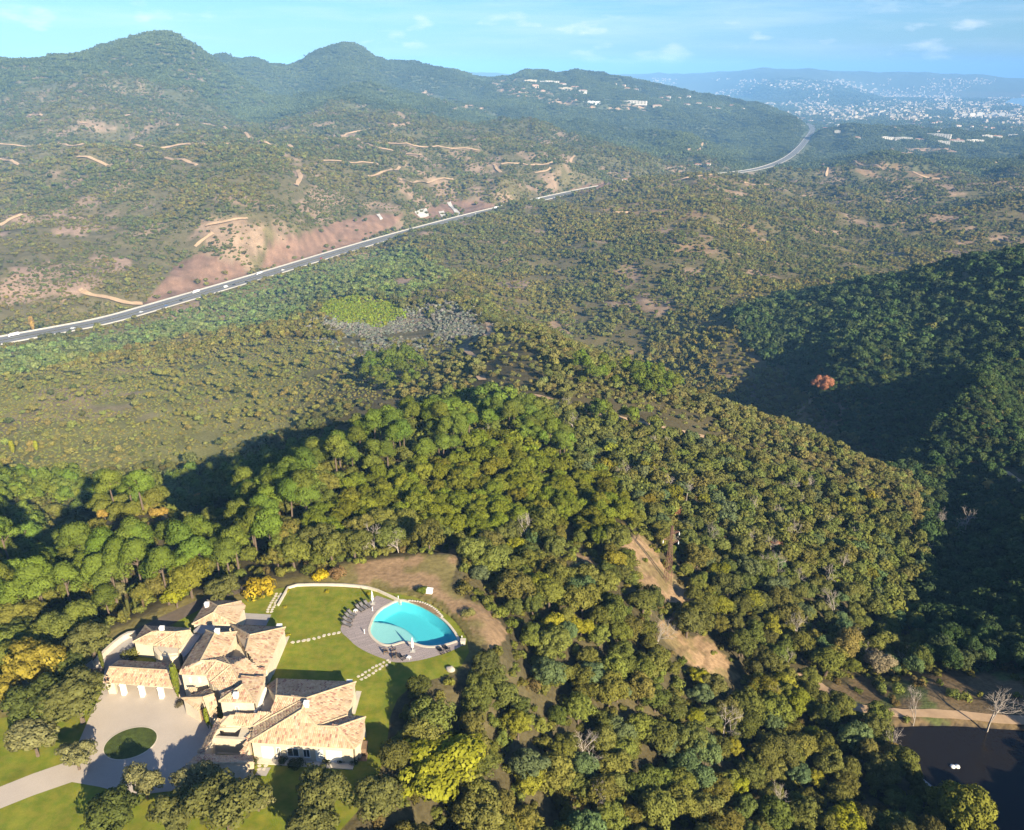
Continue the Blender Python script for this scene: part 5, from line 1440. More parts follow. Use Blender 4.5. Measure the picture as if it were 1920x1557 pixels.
# ---------------------------------------------------------------- foliage prototypes
def leaf_cloud(lobes, n, size, rg, up=0.25, flat=0.0, jit=0.75, inner=0.12):
    """leaf-sized faces spread over the lobes of a crown; returns vertices, quads, per-vertex leaf value"""
    lob = np.array(lobes, float)              # x y z rx ry rz
    ar = (lob[:, 3] * lob[:, 4] + lob[:, 3] * lob[:, 5])
    which = rg.choice(len(lob), n, p=ar / ar.sum())
    d = rg.normal(size=(n, 3)); d[:, 2] = d[:, 2] + up; d /= np.linalg.norm(d, axis=1)[:, None]
    rad = 1.0 - inner * rg.random(n) ** 2 + 0.10 * rg.normal(size=n) * 0.6
    c = lob[which, :3] + d * lob[which, 3:] * rad[:, None]
    nr = d / lob[which, 3:]; nr /= np.linalg.norm(nr, axis=1)[:, None]
    sn = nr.copy()
    nr = nr + rg.normal(size=(n, 3)) * jit * 0.45; nr[:, 2] += 0.25; nr /= np.linalg.norm(nr, axis=1)[:, None]
    t = np.cross(nr, rg.normal(size=(n, 3))); t /= np.linalg.norm(t, axis=1)[:, None]
    b = np.cross(nr, t)
    s = size * (0.6 + 0.8 * rg.random(n))[:, None]
    a_ = (0.75 + 0.5 * rg.random(n))[:, None]
    v = np.stack([c - t * s, c - b * s * 0.62 * a_, c + t * s * 0.9, c + b * s * 0.62 / a_ + nr * s * 0.15], 1).reshape(-1, 3)
    q = np.arange(4 * n).reshape(n, 4)
    lobv = rg.random(len(lob))
    leaf = np.clip(0.55 * rg.random(n) + 0.45 * lobv[which], 0, 1)
    cen = lob[:, :3].mean(0); og = c - cen; og /= np.linalg.norm(og, axis=1)[:, None] + 1e-6
    sn = 0.70 * sn + 0.12 * og + 0.30 * nr + rg.normal(size=(n, 3)) * 0.10; sn /= np.linalg.norm(sn, axis=1)[:, None]
    return v, q, np.repeat(leaf, 4), np.repeat(sn, 4, 0)

def leaf_mesh(name, parts, mt):
    v = np.concatenate([p[0] for p in parts]); off = 0; qs = []
    for p in parts:
        qs.append(p[1] + off); off += len(p[0])
    me = mesh_np(name, v, np.concatenate(qs), mt, True)
    me.normals_split_custom_set_from_vertices(np.concatenate([p[3] for p in parts]).tolist())
    a = me.attributes.new('leaf', 'FLOAT', 'POINT'); a.data.foreach_set('value', np.concatenate([p[2] for p in parts]).astype(np.float32))
    return me

def oak_lobes(rg, nl=26, h=1.0, small=1.0):
    """unit oak: uneven crown of many small clumps, radius about 1, from 0.4 to 1.8 high; one to three sub-crowns"""
    out = []
    k = 1 + int(rg.random() * 3)
    sub_ = [(0.0, 0.0, 0.95, 1.0)] if k == 1 else [(0.42 * math.cos(t), 0.42 * math.sin(t), 0.58 + 0.14 * rg.random(), 0.80 + 0.35 * rg.random()) for t in rg.random() * 6.28 + np.arange(k) * 6.28 / k]
    for i in range(nl):
        ox, oy, R_, hz_ = sub_[i % k]
        a = rg.random() * 2 * math.pi; u = rg.random() ** 0.55; f = 0.72 + 0.33 * rg.random()
        r = R_ * 0.86 * u * f; z = 0.62 + hz_ * (0.30 + 0.70 * math.sqrt(max(0, 1 - u * u)) * f) * 0.85 - 0.10 * u * rg.random()
        s = (0.11 + 0.12 * rg.random() ** 1.4) * small
        out.append((ox + r * math.cos(a), oy + r * math.sin(a), z * h, s * 1.15, s * 1.15, s * 0.9))
    return out

def pine_lobes(rg, nl=15):
    """unit pine: flat rounded puffs at the ends of limbs, crown radius 1, 1.7 to 3.2 high"""
    out = []
    for i in range(nl):
        a = rg.random() * 2 * math.pi; u = rg.random() ** 0.65
        r = 0.72 * u; z = 2.0 + 0.9 * (1 - u ** 1.6) * (0.6 + 0.4 * rg.random()) - 0.25 * u * rg.random()
        s = 0.27 + 0.17 * rg.random()
        out.append((r * math.cos(a), r * math.sin(a), z, s * 1.15, s * 1.15, s * 0.72))
    return out

def bush_lobes(rg, nl=9):
    out = []
    for i in range(nl):
        a = rg.random() * 2 * math.pi; u = rg.random() ** 0.5
        r = 0.65 * u; z = 0.32 + 0.38 * (1 - u * u) * rg.random()
        s = 0.28 + 0.2 * rg.random()
        out.append((r * math.cos(a), r * math.sin(a), z, s, s, s * 0.8))
    return out

def limb_mesh(name, lobes, rg, trunk_h, tr, mt, fork=None, nlimb=9, k=6):
    """tapered trunk that forks into limbs reaching for the lobes"""
    m = MB()
    fk = fork or trunk_h
    lean = np.array([rg.normal() * 0.05, rg.normal() * 0.05])
    tip = np.array([lean[0], lean[1], fk])
    m.tube([(0, 0, -0.25), (lean[0] * 0.3, lean[1] * 0.3, fk * 0.35), (lean[0] * 0.8 + 0.02, lean[1] * 0.8, fk * 0.75), tip], [tr * 1.5, tr * 1.05, tr * 0.85, tr * 0.7], k)
    ix = rg.permutation(len(lobes))[:nlimb]
    for i in ix:
        c = np.array(lobes[i][:3])
        st = np.array([lean[0] * 0.9, lean[1] * 0.9, fk * (0.72 + 0.28 * rg.random())])
        mid = (st + c) / 2 + np.array([rg.normal() * 0.05, rg.normal() * 0.05, 0.08])
        m.tube([st, mid, c], [tr * 0.5, tr * 0.33, tr * 0.12], 4, False)
    return m.mesh(name, mt)

def bare_mesh(name, rg, mt, depth=5, spread=0.55, k=4):
    """leafless tree, unit radius about 1, 2.4 high, branching again and again into twigs"""
    m = MB()
    def grow(p, d, L, r, n):
        q = p + d * L
        mid = (p + q) / 2 + rg.normal(size=3) * L * 0.05
        m.tube([p, mid, q], [r, r * 0.85, r * 0.7], k if n > 2 else 3, False)
        if n == 0: return
        for i in range(3 if n > 1 else 4):
            e = d + rg.normal(size=3) * spread; e[2] = e[2] * 0.85 + 0.18; e /= np.linalg.norm(e)
            grow(q if i < 2 else mid, e, L * (0.62 + 0.2 * rg.random()), r * 0.58, n - 1)
    grow(np.array([0, 0, -0.1]), np.array([0.03, 0.02, 1.0]), 0.85, 0.05, depth)
    return m.mesh(name, mt)

PROTO = {}
rg = np.random.default_rng(5)
NV = 10
PROTO['oak'] = []; PROTO['oak_mid'] = []; PROTO['oak_far'] = []
for i in range(NV):
    lb = oak_lobes(rg, (62, 84, 70, 96, 66, 100, 74, 88, 80, 58)[i])
    core = [(0, 0, 0.92, 0.50, 0.50, 0.36)]
    cr = leaf_mesh('oak_crown', [leaf_cloud(lb, 5600, 0.050, rg), leaf_cloud(core, 200, 0.12, rg)], M['foliage'])
    tk = limb_mesh('oak_trunk', lb, rg, 0.7, 0.055, M['bark'])
    PROTO['oak'].append((cr, tk))
    PROTO['oak_mid'].append(leaf_mesh('oak_mid', [leaf_cloud(lb, 900, 0.115, rg), leaf_cloud(core, 50, 0.22, rg)], M['foliage']))
    PROTO['oak_far'].append(leaf_mesh('oak_far', [leaf_cloud(oak_lobes(rg, 16, small=1.9), 130, 0.27, rg, jit=0.5), leaf_cloud(core, 20, 0.4, rg)], M['foliage_far']))
PROTO['pine'] = []; PROTO['pine_mid'] = []; PROTO['pine_far'] = []
for i in range(NV):
    lb = pine_lobes(rg, 17)
    cr = leaf_mesh('pine_crown', [leaf_cloud(lb, 3800, 0.052, rg, up=0.5, jit=1.0), leaf_cloud(lb, 600, 0.075, rg, up=-0.2, inner=0.5)], M['foliage'])
    tk = limb_mesh('pine_trunk', lb, rg, 2.2, 0.060, M['bark'], fork=2.25, nlimb=13)
    PROTO['pine'].append((cr, tk))
    m_ = leaf_mesh('pine_mid', [leaf_cloud(lb, 560, 0.140, rg, up=0.45)], M['foliage'])
    PROTO['pine_mid'].append(m_)
PROTO['bush'] = [leaf_mesh('bush_form', [leaf_cloud(bush_lobes(rg), 420, 0.13, rg)], M['foliage']) for i in range(6)]
PROTO['bush_mid'] = [leaf_mesh('bush_mid', [leaf_cloud(bush_lobes(rg), 110, 0.24, rg)], M['foliage']) for i in range(6)]
PROTO['bush_far'] = [leaf_mesh('bush_far', [leaf_cloud(bush_lobes(rg, 5), 34, 0.42, rg, jit=0.5)], M['foliage_far']) for i in range(6)]
def clump(rg):
    """a stand of a dozen far crowns, two units across"""
    ps = []
    for i in range(13):
        x, y = rg.normal(size=2) * 0.75; s = 0.24 + 0.18 * rg.random()
        lb = [(x + rg.normal() * s * 0.4, y + rg.normal() * s * 0.4, s * (0.7 + 0.4 * rg.random()), s * 0.75, s * 0.75, s * 0.7) for j in range(3)]
        ps.append(leaf_cloud(lb, 26, s * 0.5, rg, jit=0.45))
    return ps
PROTO['clump'] = [leaf_mesh('clump_form', clump(rg), M['foliage_far']) for i in range(6)]
PROTO['cane'] = [leaf_mesh('cane_form', [leaf_cloud([(0.5 * rg.normal(), 0.5 * rg.normal(), 0.6, 0.16, 0.16, 0.7) for j in range(12)], 260, 0.17, rg, jit=0.6)], M['foliage']) for i in range(4)]

def cypress_mesh(rg, n=900):
    lb = [(0, 0, 0.12 + 0.80 * t, 0.115 * math.sin(math.pi * min(1, 0.22 + 0.78 * (1 - t))) ** 0.7 + 0.015, 0.115 * math.sin(math.pi * min(1, 0.22 + 0.78 * (1 - t))) ** 0.7 + 0.015, 0.09) for t in np.linspace(0, 1, 14)]
    return leaf_mesh('cypress_crown', [leaf_cloud(lb, n, 0.035, rg, jit=0.5)], M['foliage'])

# ---------------------------------------------------------------- where things grow
def tracks_clear(x, y, r):
    keep = np.ones(len(x), bool)
    for w3, hw_ in TRK_W:
        d, _ = segdist(x, y, w3[::2] + [w3[-1]]); keep &= d > hw_ + 2.0
    return keep

def farclear(x, y):
    keep = np.ones(len(x), bool)
    d, _ = segdist(x, y, HWAY[::3]); keep &= d > np.where(np.hypot(x, y) > 2300, 34, 18)
    for w3, hw_ in TRK_FARW:
        bx = [p[0] for p in w3]; by = [p[1] for p in w3]
        near = (x > min(bx) - 15) & (x < max(bx) + 15) & (y > min(by) - 25) & (y < max(by) + 25)
        if near.any():
            ix = np.where(near)[0]
            d, _ = segdist(x[ix], y[ix], w3); keep[ix] &= d > hw_ * 1.3 + 5.0
    return keep

def scatter(r0, r1, sp, margin=R(3.5), jitter=0.42, seed=0):
    """jittered grid of points inside the view's sector of the ground"""
    rg_ = np.random.default_rng(100 + seed)
    xs = np.arange(-r1 * 0.72, r1 * 0.86, sp); ys = np.arange(r0 * 0.5, r1 + sp, sp * 0.87)
    X, Y = np.meshgrid(xs, ys)
    X = X + (np.arange(len(ys)) % 2)[:, None] * sp * 0.5
    X = (X + rg_.uniform(-jitter, jitter, X.shape) * sp).ravel(); Y = (Y + rg_.uniform(-jitter, jitter, Y.shape) * sp).ravel()
    rr = np.hypot(X, Y); th = np.arctan2(X, Y)
    half = math.atan(960 / F / CP) + margin
    k = (rr >= r0) & (rr < r1) & (th > -half - R(1)) & (th < half + np.where(rr < 700, R(12), R(1)))
    return X[k], Y[k]

Z_PINE = [(0,905),(120,898),(330,882),(400,855),(480,822),(560,800),(640,770),(700,735),(780,722),(870,732),(960,745),(1015,775),(1065,812),(1070,860),(980,815),(900,790),(860,835),(800,855),(740,855),(690,885),(620,910),(570,955),(525,1005),(520,1050),(440,1078),(330,1080),(200,1140),(0,1140),(-150,1140),(-150,905)]
Z_PGAP = [(60,965),(260,935),(420,915),(475,950),(400,985),(300,1012),(100,1012)]
Z_OLIVE = [(640,905),(740,860),(860,840),(910,795),(980,820),(1070,865),(1150,880),(1190,960),(1130,1000),(1000,960),(900,1000),(760,960),(640,985),(560,1000),(580,950)]
Z_PINE2 = [(1060,690),(1270,720),(1260,790),(1120,790)]
Z_PINE3 = [(690,670),(780,670),(790,740),(700,735)]
Z_LSCRUB = [(-200,700),(120,690),(300,640),(420,625),(700,640),(860,660),(760,715),(560,795),(400,850),(320,880),(0,900),(-200,900)]
Z_GREENB = [(-100,670),(100,650),(330,590),(480,535),(640,490),(760,460),(850,520),(760,560),(600,560),(560,600),(420,625),(300,640),(120,690),(-100,720)]
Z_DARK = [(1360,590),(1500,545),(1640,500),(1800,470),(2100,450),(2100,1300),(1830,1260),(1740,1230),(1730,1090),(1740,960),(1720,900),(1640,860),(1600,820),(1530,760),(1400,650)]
Z_SHADEW = [(1180,930),(1260,1020),(1180,990)]

def ip(px, py, poly): return inpoly(px, py, poly)

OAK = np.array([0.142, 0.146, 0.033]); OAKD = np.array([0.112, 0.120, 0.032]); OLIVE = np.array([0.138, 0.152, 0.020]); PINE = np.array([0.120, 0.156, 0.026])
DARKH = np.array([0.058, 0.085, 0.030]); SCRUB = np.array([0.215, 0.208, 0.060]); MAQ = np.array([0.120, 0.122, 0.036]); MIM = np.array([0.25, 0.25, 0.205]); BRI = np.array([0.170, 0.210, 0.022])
GRN = np.array([0.135, 0.165, 0.052]); FARG = np.array([0.080, 0.098, 0.034])

HANDPX = [(815,1432,80),(1038,1166,24),(1090,1172,24),(968,1022,22),(1308,1266,20),(1305,1342,18),(1385,1472,20),(1815,1525,50),(1290,1020,20),(1355,1020,16),(1270,957,12),(1456,1024,16),(1855,910,12),(705,1490,45),(1672,1415,24)]
def grow_near():
    """trees and bushes nearer than 300 m"""
    out = []
    x, y = scatter(66, 300, 4.5, seed=1)
    z = hgt(x, y); r = np.hypot(x, y)
    px, py = proj(x, y, z); cx_, cy_ = proj(x, y, z + 5)
    dT = polydist(x, y, TERR); dP = polydist(x, y, PONDP)
    ok = (dT > 2.0) & (dP > 2.5) & (np.hypot(x - pb[0], y - pb[1]) > 5.5) & (np.hypot(x - pb[0] * 0.94, y - pb[1] * 0.94) > 5) & tracks_clear(x, y, r)
    for zz in (Z_CLEARING, Z_CORR1, Z_CORR2, Z_CORR3):
        ok &= ~ip(px, py, zz)
        ok &= ~ip(px - 13, py, zz) & ~ip(px + 13, py, zz) & ~ip(px, py - 16, zz) & ~ip(px, py - 34, zz) & ~ip(cx_, cy_, zz)
    bank = ip(px, py, Z_BANK); ok &= ~bank
    for L_ in (4, 8, 12, 16):           # keep the clearing sunny
        qx, qy = proj(x - 0.54 * L_, y + 0.842 * L_, np.full(len(x), -1.5)); ok &= ~(inpoly(qx, qy, Z_CLEARING) & (np.random.default_rng(9).random(len(x)) < 0.8))
    for hx, hy, hr in HANDPX: ok &= np.hypot(cx_ - hx, (cy_ - hy) * 1.1) > hr * 0.95
    rg_ = np.random.default_rng(77)
    for i in np.where(ok)[0]:
        u = rg_.random(); t = rg_.random(3) - 0.5
        if rg_.random() < 0.04: continue
        n_ = float(vnoise(np.array(x[i] / 14.0), np.array(y[i] / 14.0), 61))
        if ip(cx_[i], cy_[i], Z_PINE):
            if ip(cx_[i], cy_[i], Z_PGAP) and u < 0.8: continue
            if u < 0.16: continue
            if u < 0.72:
                out.append(['pine', x[i], y[i], z[i], 2.3 + 1.2 * rg_.random(), PINE * (0.85 + 0.35 * rg_.random()) * (1 + 0.18 * t), 'hill']); continue
            kind, s, c, reg = 'oak', 2.2 + 1.2 * rg_.random(), OAK * (0.9 + 0.3 * n_), 'pinewood'
        elif ip(cx_[i], cy_[i], Z_PINE2) or ip(cx_[i], cy_[i], Z_PINE3):
            kind, s, c, reg = ('pine', 2.3 + rg_.random(), PINE * (0.8 + 0.3 * rg_.random()), 'far') if u < 0.45 else ('oak', 2.4 + 1.2 * rg_.random(), OAK, 'ridge')
        elif ip(cx_[i], cy_[i], Z_OLIVE):
            kind, s, c, reg = 'oak', 2.3 + 1.3 * rg_.random(), OLIVE * (0.75 + 0.5 * rg_.random()), 'olivehill'
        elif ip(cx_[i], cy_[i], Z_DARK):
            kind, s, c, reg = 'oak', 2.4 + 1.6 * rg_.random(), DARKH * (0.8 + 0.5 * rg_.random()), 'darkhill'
        elif cx_[i] < 560:
            kind, s, c, reg = 'oak', 2.4 + 1.5 * rg_.random(), OAK * (0.8 + 0.4 * n_), 'left'
        else:
            kind, s, c, reg = 'oak', 1.8 + 2.1 * rg_.random() ** 1.3 + 0.6 * n_, (OAK if n_ > 0.35 else OAKD) * (0.75 + 0.5 * rg_.random()), 'wood' if r[i] < 175 else 'ridge'
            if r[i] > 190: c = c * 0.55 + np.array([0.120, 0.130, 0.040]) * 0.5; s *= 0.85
            if u > 0.965: c = np.array([0.190, 0.180, 0.024]) * (0.7 + 0.5 * rg_.random())
            elif u > 0.88: c = np.array([0.110, 0.145, 0.060])
        out.append([kind, x[i], y[i], z[i], s, c * (1 + 0.2 * t), reg])
    return out
TREES = grow_near()

def bushes_near():
    x, y = scatter(66, 300, 2.5, seed=2)
    z = hgt(x, y); r = np.hypot(x, y); px, py = proj(x, y, z)
    dT = polydist(x, y, TERR); dP = polydist(x, y, PONDP)
    rg_ = np.random.default_rng(78)
    ok = (dT > 1.0) & (dP > 0.8) & tracks_clear(x, y, r)
    clear = np.zeros(len(x), bool)
    for zz in (Z_CLEARING, Z_CORR1, Z_CORR2, Z_CORR3): clear |= ip(px, py, zz)
    u = rg_.random(len(x))
    ok &= ~(clear & (u > 0.035)) & (u < 0.72)
    ok &= ~(ip(px, py, Z_BANK) & (u > 0.16))
    x, y, z, px, py = x[ok], y[ok], z[ok], px[ok], py[ok]
    s = 0.9 + 1.0 * rg_.random(len(x)) ** 1.5
    c = OAK[None] * (0.7 + 0.6 * rg_.random((len(x), 1))) * (1 + 0.2 * (rg_.random((len(x), 3)) - 0.5))
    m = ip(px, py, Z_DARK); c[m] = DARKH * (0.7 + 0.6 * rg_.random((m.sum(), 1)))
    m = rg_.random(len(x)) > 0.9; c[m] = np.array([0.16, 0.12, 0.045]) * (0.6 + 0.5 * rg_.random((m.sum(), 1)))
    return x, y, z, s, c

def grow_mid(r0, r1, sp, seed):
    x, y = scatter(r0, r1, sp, margin=R(2), seed=seed)
    z = hgt(x, y); r = np.hypot(x, y)
    k = visible(x, y, z, 9.0)
    if r0 < 900: k &= tracks_clear(x, y, r)
    k &= farclear(x, y)
    x, y, z, r = x[k], y[k], z[k], r[k]
    px, py = proj(x, y, z)
    rg_ = np.random.default_rng(200 + seed)
    px = px + (fbm(x / 22.0, y / 22.0, 3, 73) - 0.5) * np.where(r > 640, 16, 60); py = py + (fbm(x / 22.0, y / 22.0, 3, 75) - 0.5) * np.where(r > 640, 8, 30)
    n = len(x); u = rg_.random(n); u2 = rg_.random(n); u3 = rg_.random(n)
    nz = fbm(x / 38.0, y / 38.0, 3, 71); nw = fbm(x / 150.0, y / 150.0, 3, 81)
    sz = 1.35 + 1.25 * u2 ** 1.6 + 0.5 * (nz - 0.5)            # crown radius
    big = (u > 0.72)
    sz = np.where(big, sz * 1.45, sz)
    tree = u > 0.55
    col_ = MAQ[None] * (0.75 + 0.55 * u3[:, None]) * np.ones((n, 3))
    col_ = np.where((nw > 0.52)[:, None], col_ * np.array([1.30, 1.16, 1.05]), col_)
    gap = (nz > np.where((px > 850) & (r > 700) & (r < 1900), 0.57, 0.63)) & (u2 > 0.25)
    keep = ~gap
    def put(m, c, lo=0.75, hi=1.3):
        col_[m] = np.asarray(c) * (lo + (hi - lo) * u3[m][:, None])
    pine = np.zeros(n, bool); cane = np.zeros(n, bool)
    ridge = (r < 560) & (px > 700)
    put(ridge, np.array([0.175, 0.170, 0.055])); sz[ridge] *= 0.78
    m = ip(px, py, Z_LSCRUB) & (r < 640); put(m, SCRUB, 0.85, 1.1); tree[m] = u[m] > 0.93; sz[m] = 0.55 + 0.6 * u2[m] ** 2; sz[m & tree] *= 2.4; keep[m] = (nz[m] < 0.76)
    m2 = m & (u3 > 0.93); put(m2, np.array([0.075, 0.085, 0.03]))
    m = ip(px, py, Z_GREENB) & (r > 400); put(m, GRN, 0.7, 1.35); keep[m] = True
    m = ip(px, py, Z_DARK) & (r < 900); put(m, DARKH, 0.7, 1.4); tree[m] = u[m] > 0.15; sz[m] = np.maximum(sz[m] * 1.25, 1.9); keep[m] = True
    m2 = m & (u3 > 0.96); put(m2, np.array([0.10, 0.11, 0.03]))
    m = (ip(px, py, Z_PINE2) | ip(px, py, Z_PINE3)) & (r < 560) & (u > 0.82); put(m, PINE, 0.8, 1.1); pine |= m; sz[m] = 2.2 + 0.9 * u2[m]
    m = ip(px, py - 20, Z_PINE) & (r < 330) & (u > 0.4); put(m, PINE, 0.8, 1.1); pine |= m; sz[m] = 2.6 + 1.2 * u2[m]
    sB = (polydist(px, py, Z_BRIGHT) < 14 * (u3 - 0.5)); sM = (polydist(px, py, Z_MIMOSA) < 46 * (rg_.random(n) - 0.5))
    m = sB & (r > 450) & (r < 1000); put(m, BRI, 0.8, 1.15); tree[m] = False; sz[m] = 1.5 + 0.8 * u2[m]; keep[m] = True
    m = sM & (r > 400) & (r < 1000) & ~sB; put(m, MIM, 0.6, 1.1); tree[m] = False; sz[m] = 1.0 + 0.8 * u2[m]
    keep[m] = (nz[m] + 0.35 * (u[m] - 0.5) + np.where(px[m] > 770, 0.10, -0.06)) < 0.55
    m = ip(px, py, Z_ROCKY) & (r > 600) & (r < 1500); keep[m] &= (nz[m] < 0.52) | (u[m] > 0.75); sz[m] *= 0.75
    for zz in (Z_CUT1, Z_CUT2, Z_CUT3, Z_CUT4):
        m = ip(px, py, zz) & (r > 650) & (r < 2500); keep[m] = u[m] > 0.965
    m = ip(px, py, Z_GREYSOIL) & (r > 500) & (r < 1300); keep[m] = False
    for zz in (Z_TOP1, Z_TOP2, Z_TOP3, Z_TOP4, Z_TOP5):
        m = ip(px, py, zz) & (r > 900) & (r < 3000); keep[m] &= (u[m] > 0.62)
    for zz in (Z_ORANGE, Z_ORANGE2, Z_ORANGE3, Z_FIELD):
        m = ip(px, py, zz) & (r > 1800) & (r < 5500); keep[m] &= (u[m] > 0.72)
    hill1 = (r > 600) & (r < 1700) & (px > 800)
    tree[hill1] = u[hill1] > 0.35
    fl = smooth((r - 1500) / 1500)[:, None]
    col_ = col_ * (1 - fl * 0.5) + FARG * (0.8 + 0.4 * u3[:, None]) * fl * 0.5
    col_ *= 1 + 0.22 * (rg_.random((n, 3)) - 0.5)
    return [a[keep] for a in (x, y, z, r, sz, col_, tree, pine, cane)]

# ---------------------------------------------------------------- instanced masses (uncountable growth)
def instancer(name, protos, x, y, z, s, zs, col_, idx, seed, label, group=None):
    pc = bpy.data.collections.new(name + '_forms')
    for k_, me in enumerate(protos):
        o = bpy.data.objects.new('%s_form_%02d' % (name, k_), me); pc.objects.link(o)
    n = len(x)
    me = bpy.data.meshes.new(name)
    me.vertices.add(n); me.vertices.foreach_set('co', np.stack([x, y, z], 1).astype(np.float32).ravel())
    rg_ = np.random.default_rng(seed)
    def fa(nm, typ, arr, key):
        a = me.attributes.new(nm, typ, 'POINT'); a.data.foreach_set(key, np.asarray(arr).ravel())
    fa('rotv', 'FLOAT_VECTOR', np.stack([rg_.normal(size=n) * 0.06, rg_.normal(size=n) * 0.06, rg_.random(n) * 6.283], 1).astype(np.float32), 'vector')
    fa('sclv', 'FLOAT_VECTOR', np.stack([s, s, zs], 1).astype(np.float32), 'vector')
    fa('pick', 'INT', idx.astype(np.int32), 'value')
    fa('tint', 'FLOAT_VECTOR', col_.astype(np.float32), 'vector')
    o = link(name, me, kind='stuff', label=label)
    ng = bpy.data.node_groups.new(name, 'GeometryNodeTree')
    ng.interface.new_socket('Geometry', in_out='INPUT', socket_type='NodeSocketGeometry')
    ng.interface.new_socket('Geometry', in_out='OUTPUT', socket_type='NodeSocketGeometry')
    N = ng.nodes; L = ng.links
    gi = N.new('NodeGroupInput'); go = N.new('NodeGroupOutput')
    ci = N.new('GeometryNodeCollectionInfo'); ci.inputs['Collection'].default_value = pc
    ci.inputs['Separate Children'].default_value = True; ci.inputs['Reset Children'].default_value = True
    ip_ = N.new('GeometryNodeInstanceOnPoints'); ip_.inputs['Pick Instance'].default_value = True
    def na(nm, t):
        q = N.new('GeometryNodeInputNamedAttribute'); q.data_type = t; q.inputs['Name'].default_value = nm
        return q.outputs['Attribute']
    L.new(gi.outputs[0], ip_.inputs['Points']); L.new(ci.outputs[0], ip_.inputs['Instance'])
    L.new(na('pick', 'INT'), ip_.inputs['Instance Index']); L.new(na('rotv', 'FLOAT_VECTOR'), ip_.inputs['Rotation'])
    L.new(na('sclv', 'FLOAT_VECTOR'), ip_.inputs['Scale']); L.new(ip_.outputs[0], go.inputs[0])
    md = o.modifiers.new('spread', 'NODES'); md.node_group = ng
    return o

# rank the trees nearest the camera: the 300 largest in view of each kind become objects of their own
def in_frame(x, y, z):
    px, py = proj(x, y, z)
    return (px > -60) & (px < 1980) & (py > -20) & (py < 1640)
_rank = {'oak': [], 'pine': []}
for i, t in enumerate(TREES):
    rr_ = math.hypot(t[1], t[2])
    fr = bool(in_frame(t[1], t[2], t[3] + 4))
    _rank[t[0]].append((t[4] / rr_ if fr else 0.0, i))
own = set()
for k_ in _rank:
    own |= {i for s_, i in sorted(_rank[k_], reverse=True)[:296] if s_ > 0}
REG = {
 ('oak', 'wood'): ('round dark green oak in the dense wood right of the villa and pool', 'oaks of the wood right of the villa'),
 ('oak', 'ridge'): ('green oak on the ridge slope beyond the lattice pylon', 'oaks on the ridge beyond the pylon'),
 ('oak', 'left'): ('olive green oak around the left side of the villa grounds', 'oaks left of the villa'),
 ('oak', 'olivehill'): ('yellowish green oak on the rounded hill behind the garden lawn', 'oaks on the hill behind the lawn'),
 ('oak', 'pinewood'): ('low broad oak growing among the bright pines behind the villa', 'oaks among the pines'),
 ('oak', 'darkhill'): ('dark oak on the shaded hillside at the right edge', 'oaks on the shaded right hillside'),
 ('pine', 'hill'): ('bright green pine in the pine wood behind the villa', 'pines behind the villa'),
 ('pine', 'far'): ('small bright pine on the ridge beyond the pine wood', 'pines on the far ridge'),
}
def where(t):
    """label by the landmark a tree stands nearest to"""
    lb_, gp_ = REG[(t[0], t[6])]
    px, py = [float(q) for q in proj(t[1], t[2], t[3] + 4)]
    if (t[0], t[6]) == ('oak', 'wood'):
        if py < 1105: w_ = 'between the bare clearing and the pylon' if px < 1180 else 'around the foot of the pylon'
        elif px < 960: w_ = 'between the pool deck and the big yellow green tree' if py < 1380 else 'around the big yellow green tree'
        elif px < 1230: w_ = 'beside the two yellow trees right of the pool' if py < 1290 else 'along the bottom edge right of the big yellow tree'
        elif px < 1480: w_ = 'around the lower bare strip' if py < 1330 else 'below the lower bare strip'
        else: w_ = 'above the pond track' if py < 1320 else 'on the left bank of the pond'
        return 'round green oak ' + w_, 'oaks ' + w_
    if (t[0], t[6]) == ('pine', 'hill'):
        if px < 230: w_ = 'at the left edge above the golden tree' if py > 1000 else 'at the far left end of the pine wood'
        elif px < 520: w_ = 'behind the villa roofs' if py > 990 else 'beside the shaded gap of the pine wood'
        elif px < 760: w_ = 'on the left flank of the rounded hill'
        else: w_ = 'on the crest of the rounded hill'
        return 'bright green pine ' + w_, 'pines ' + w_
    return lb_, gp_
def tree_object(kind, x, y, z, s, c, label, group=None, zs=1.0, var=None, cat='tree', rz=None, name=None, trunk_z=1.0):
    v_ = PROTO[kind][var if var is not None else random.randrange(NV)]
    e = empty(name or kind + '_tree', (float(x), float(y), float(z)), random.random() * 6.28 if rz is None else rz, label=label, cat=cat, group=group)
    a_ = 1 + 0.13 * random.uniform(-1, 1); e.scale = (s * a_, s / a_, s * zs)
    cr = link('crown', v_[0], e); cr['tint'] = [float(q) for q in c]
    link('trunk', v_[1], e)
    return e
rest = {'oak': [], 'pine': []}
for i, t in enumerate(TREES):
    if i in own:
        lb_, gp_ = where(t)
        tree_object(t[0], t[1], t[2], t[3], t[4], t[5], lb_, gp_, zs=(0.95 + 0.35 * random.random()) if t[0] == 'oak' else (0.95 + 0.4 * random.random()))
    else:
        rest[t[0]].append(t)
rg_ = np.random.default_rng(301)
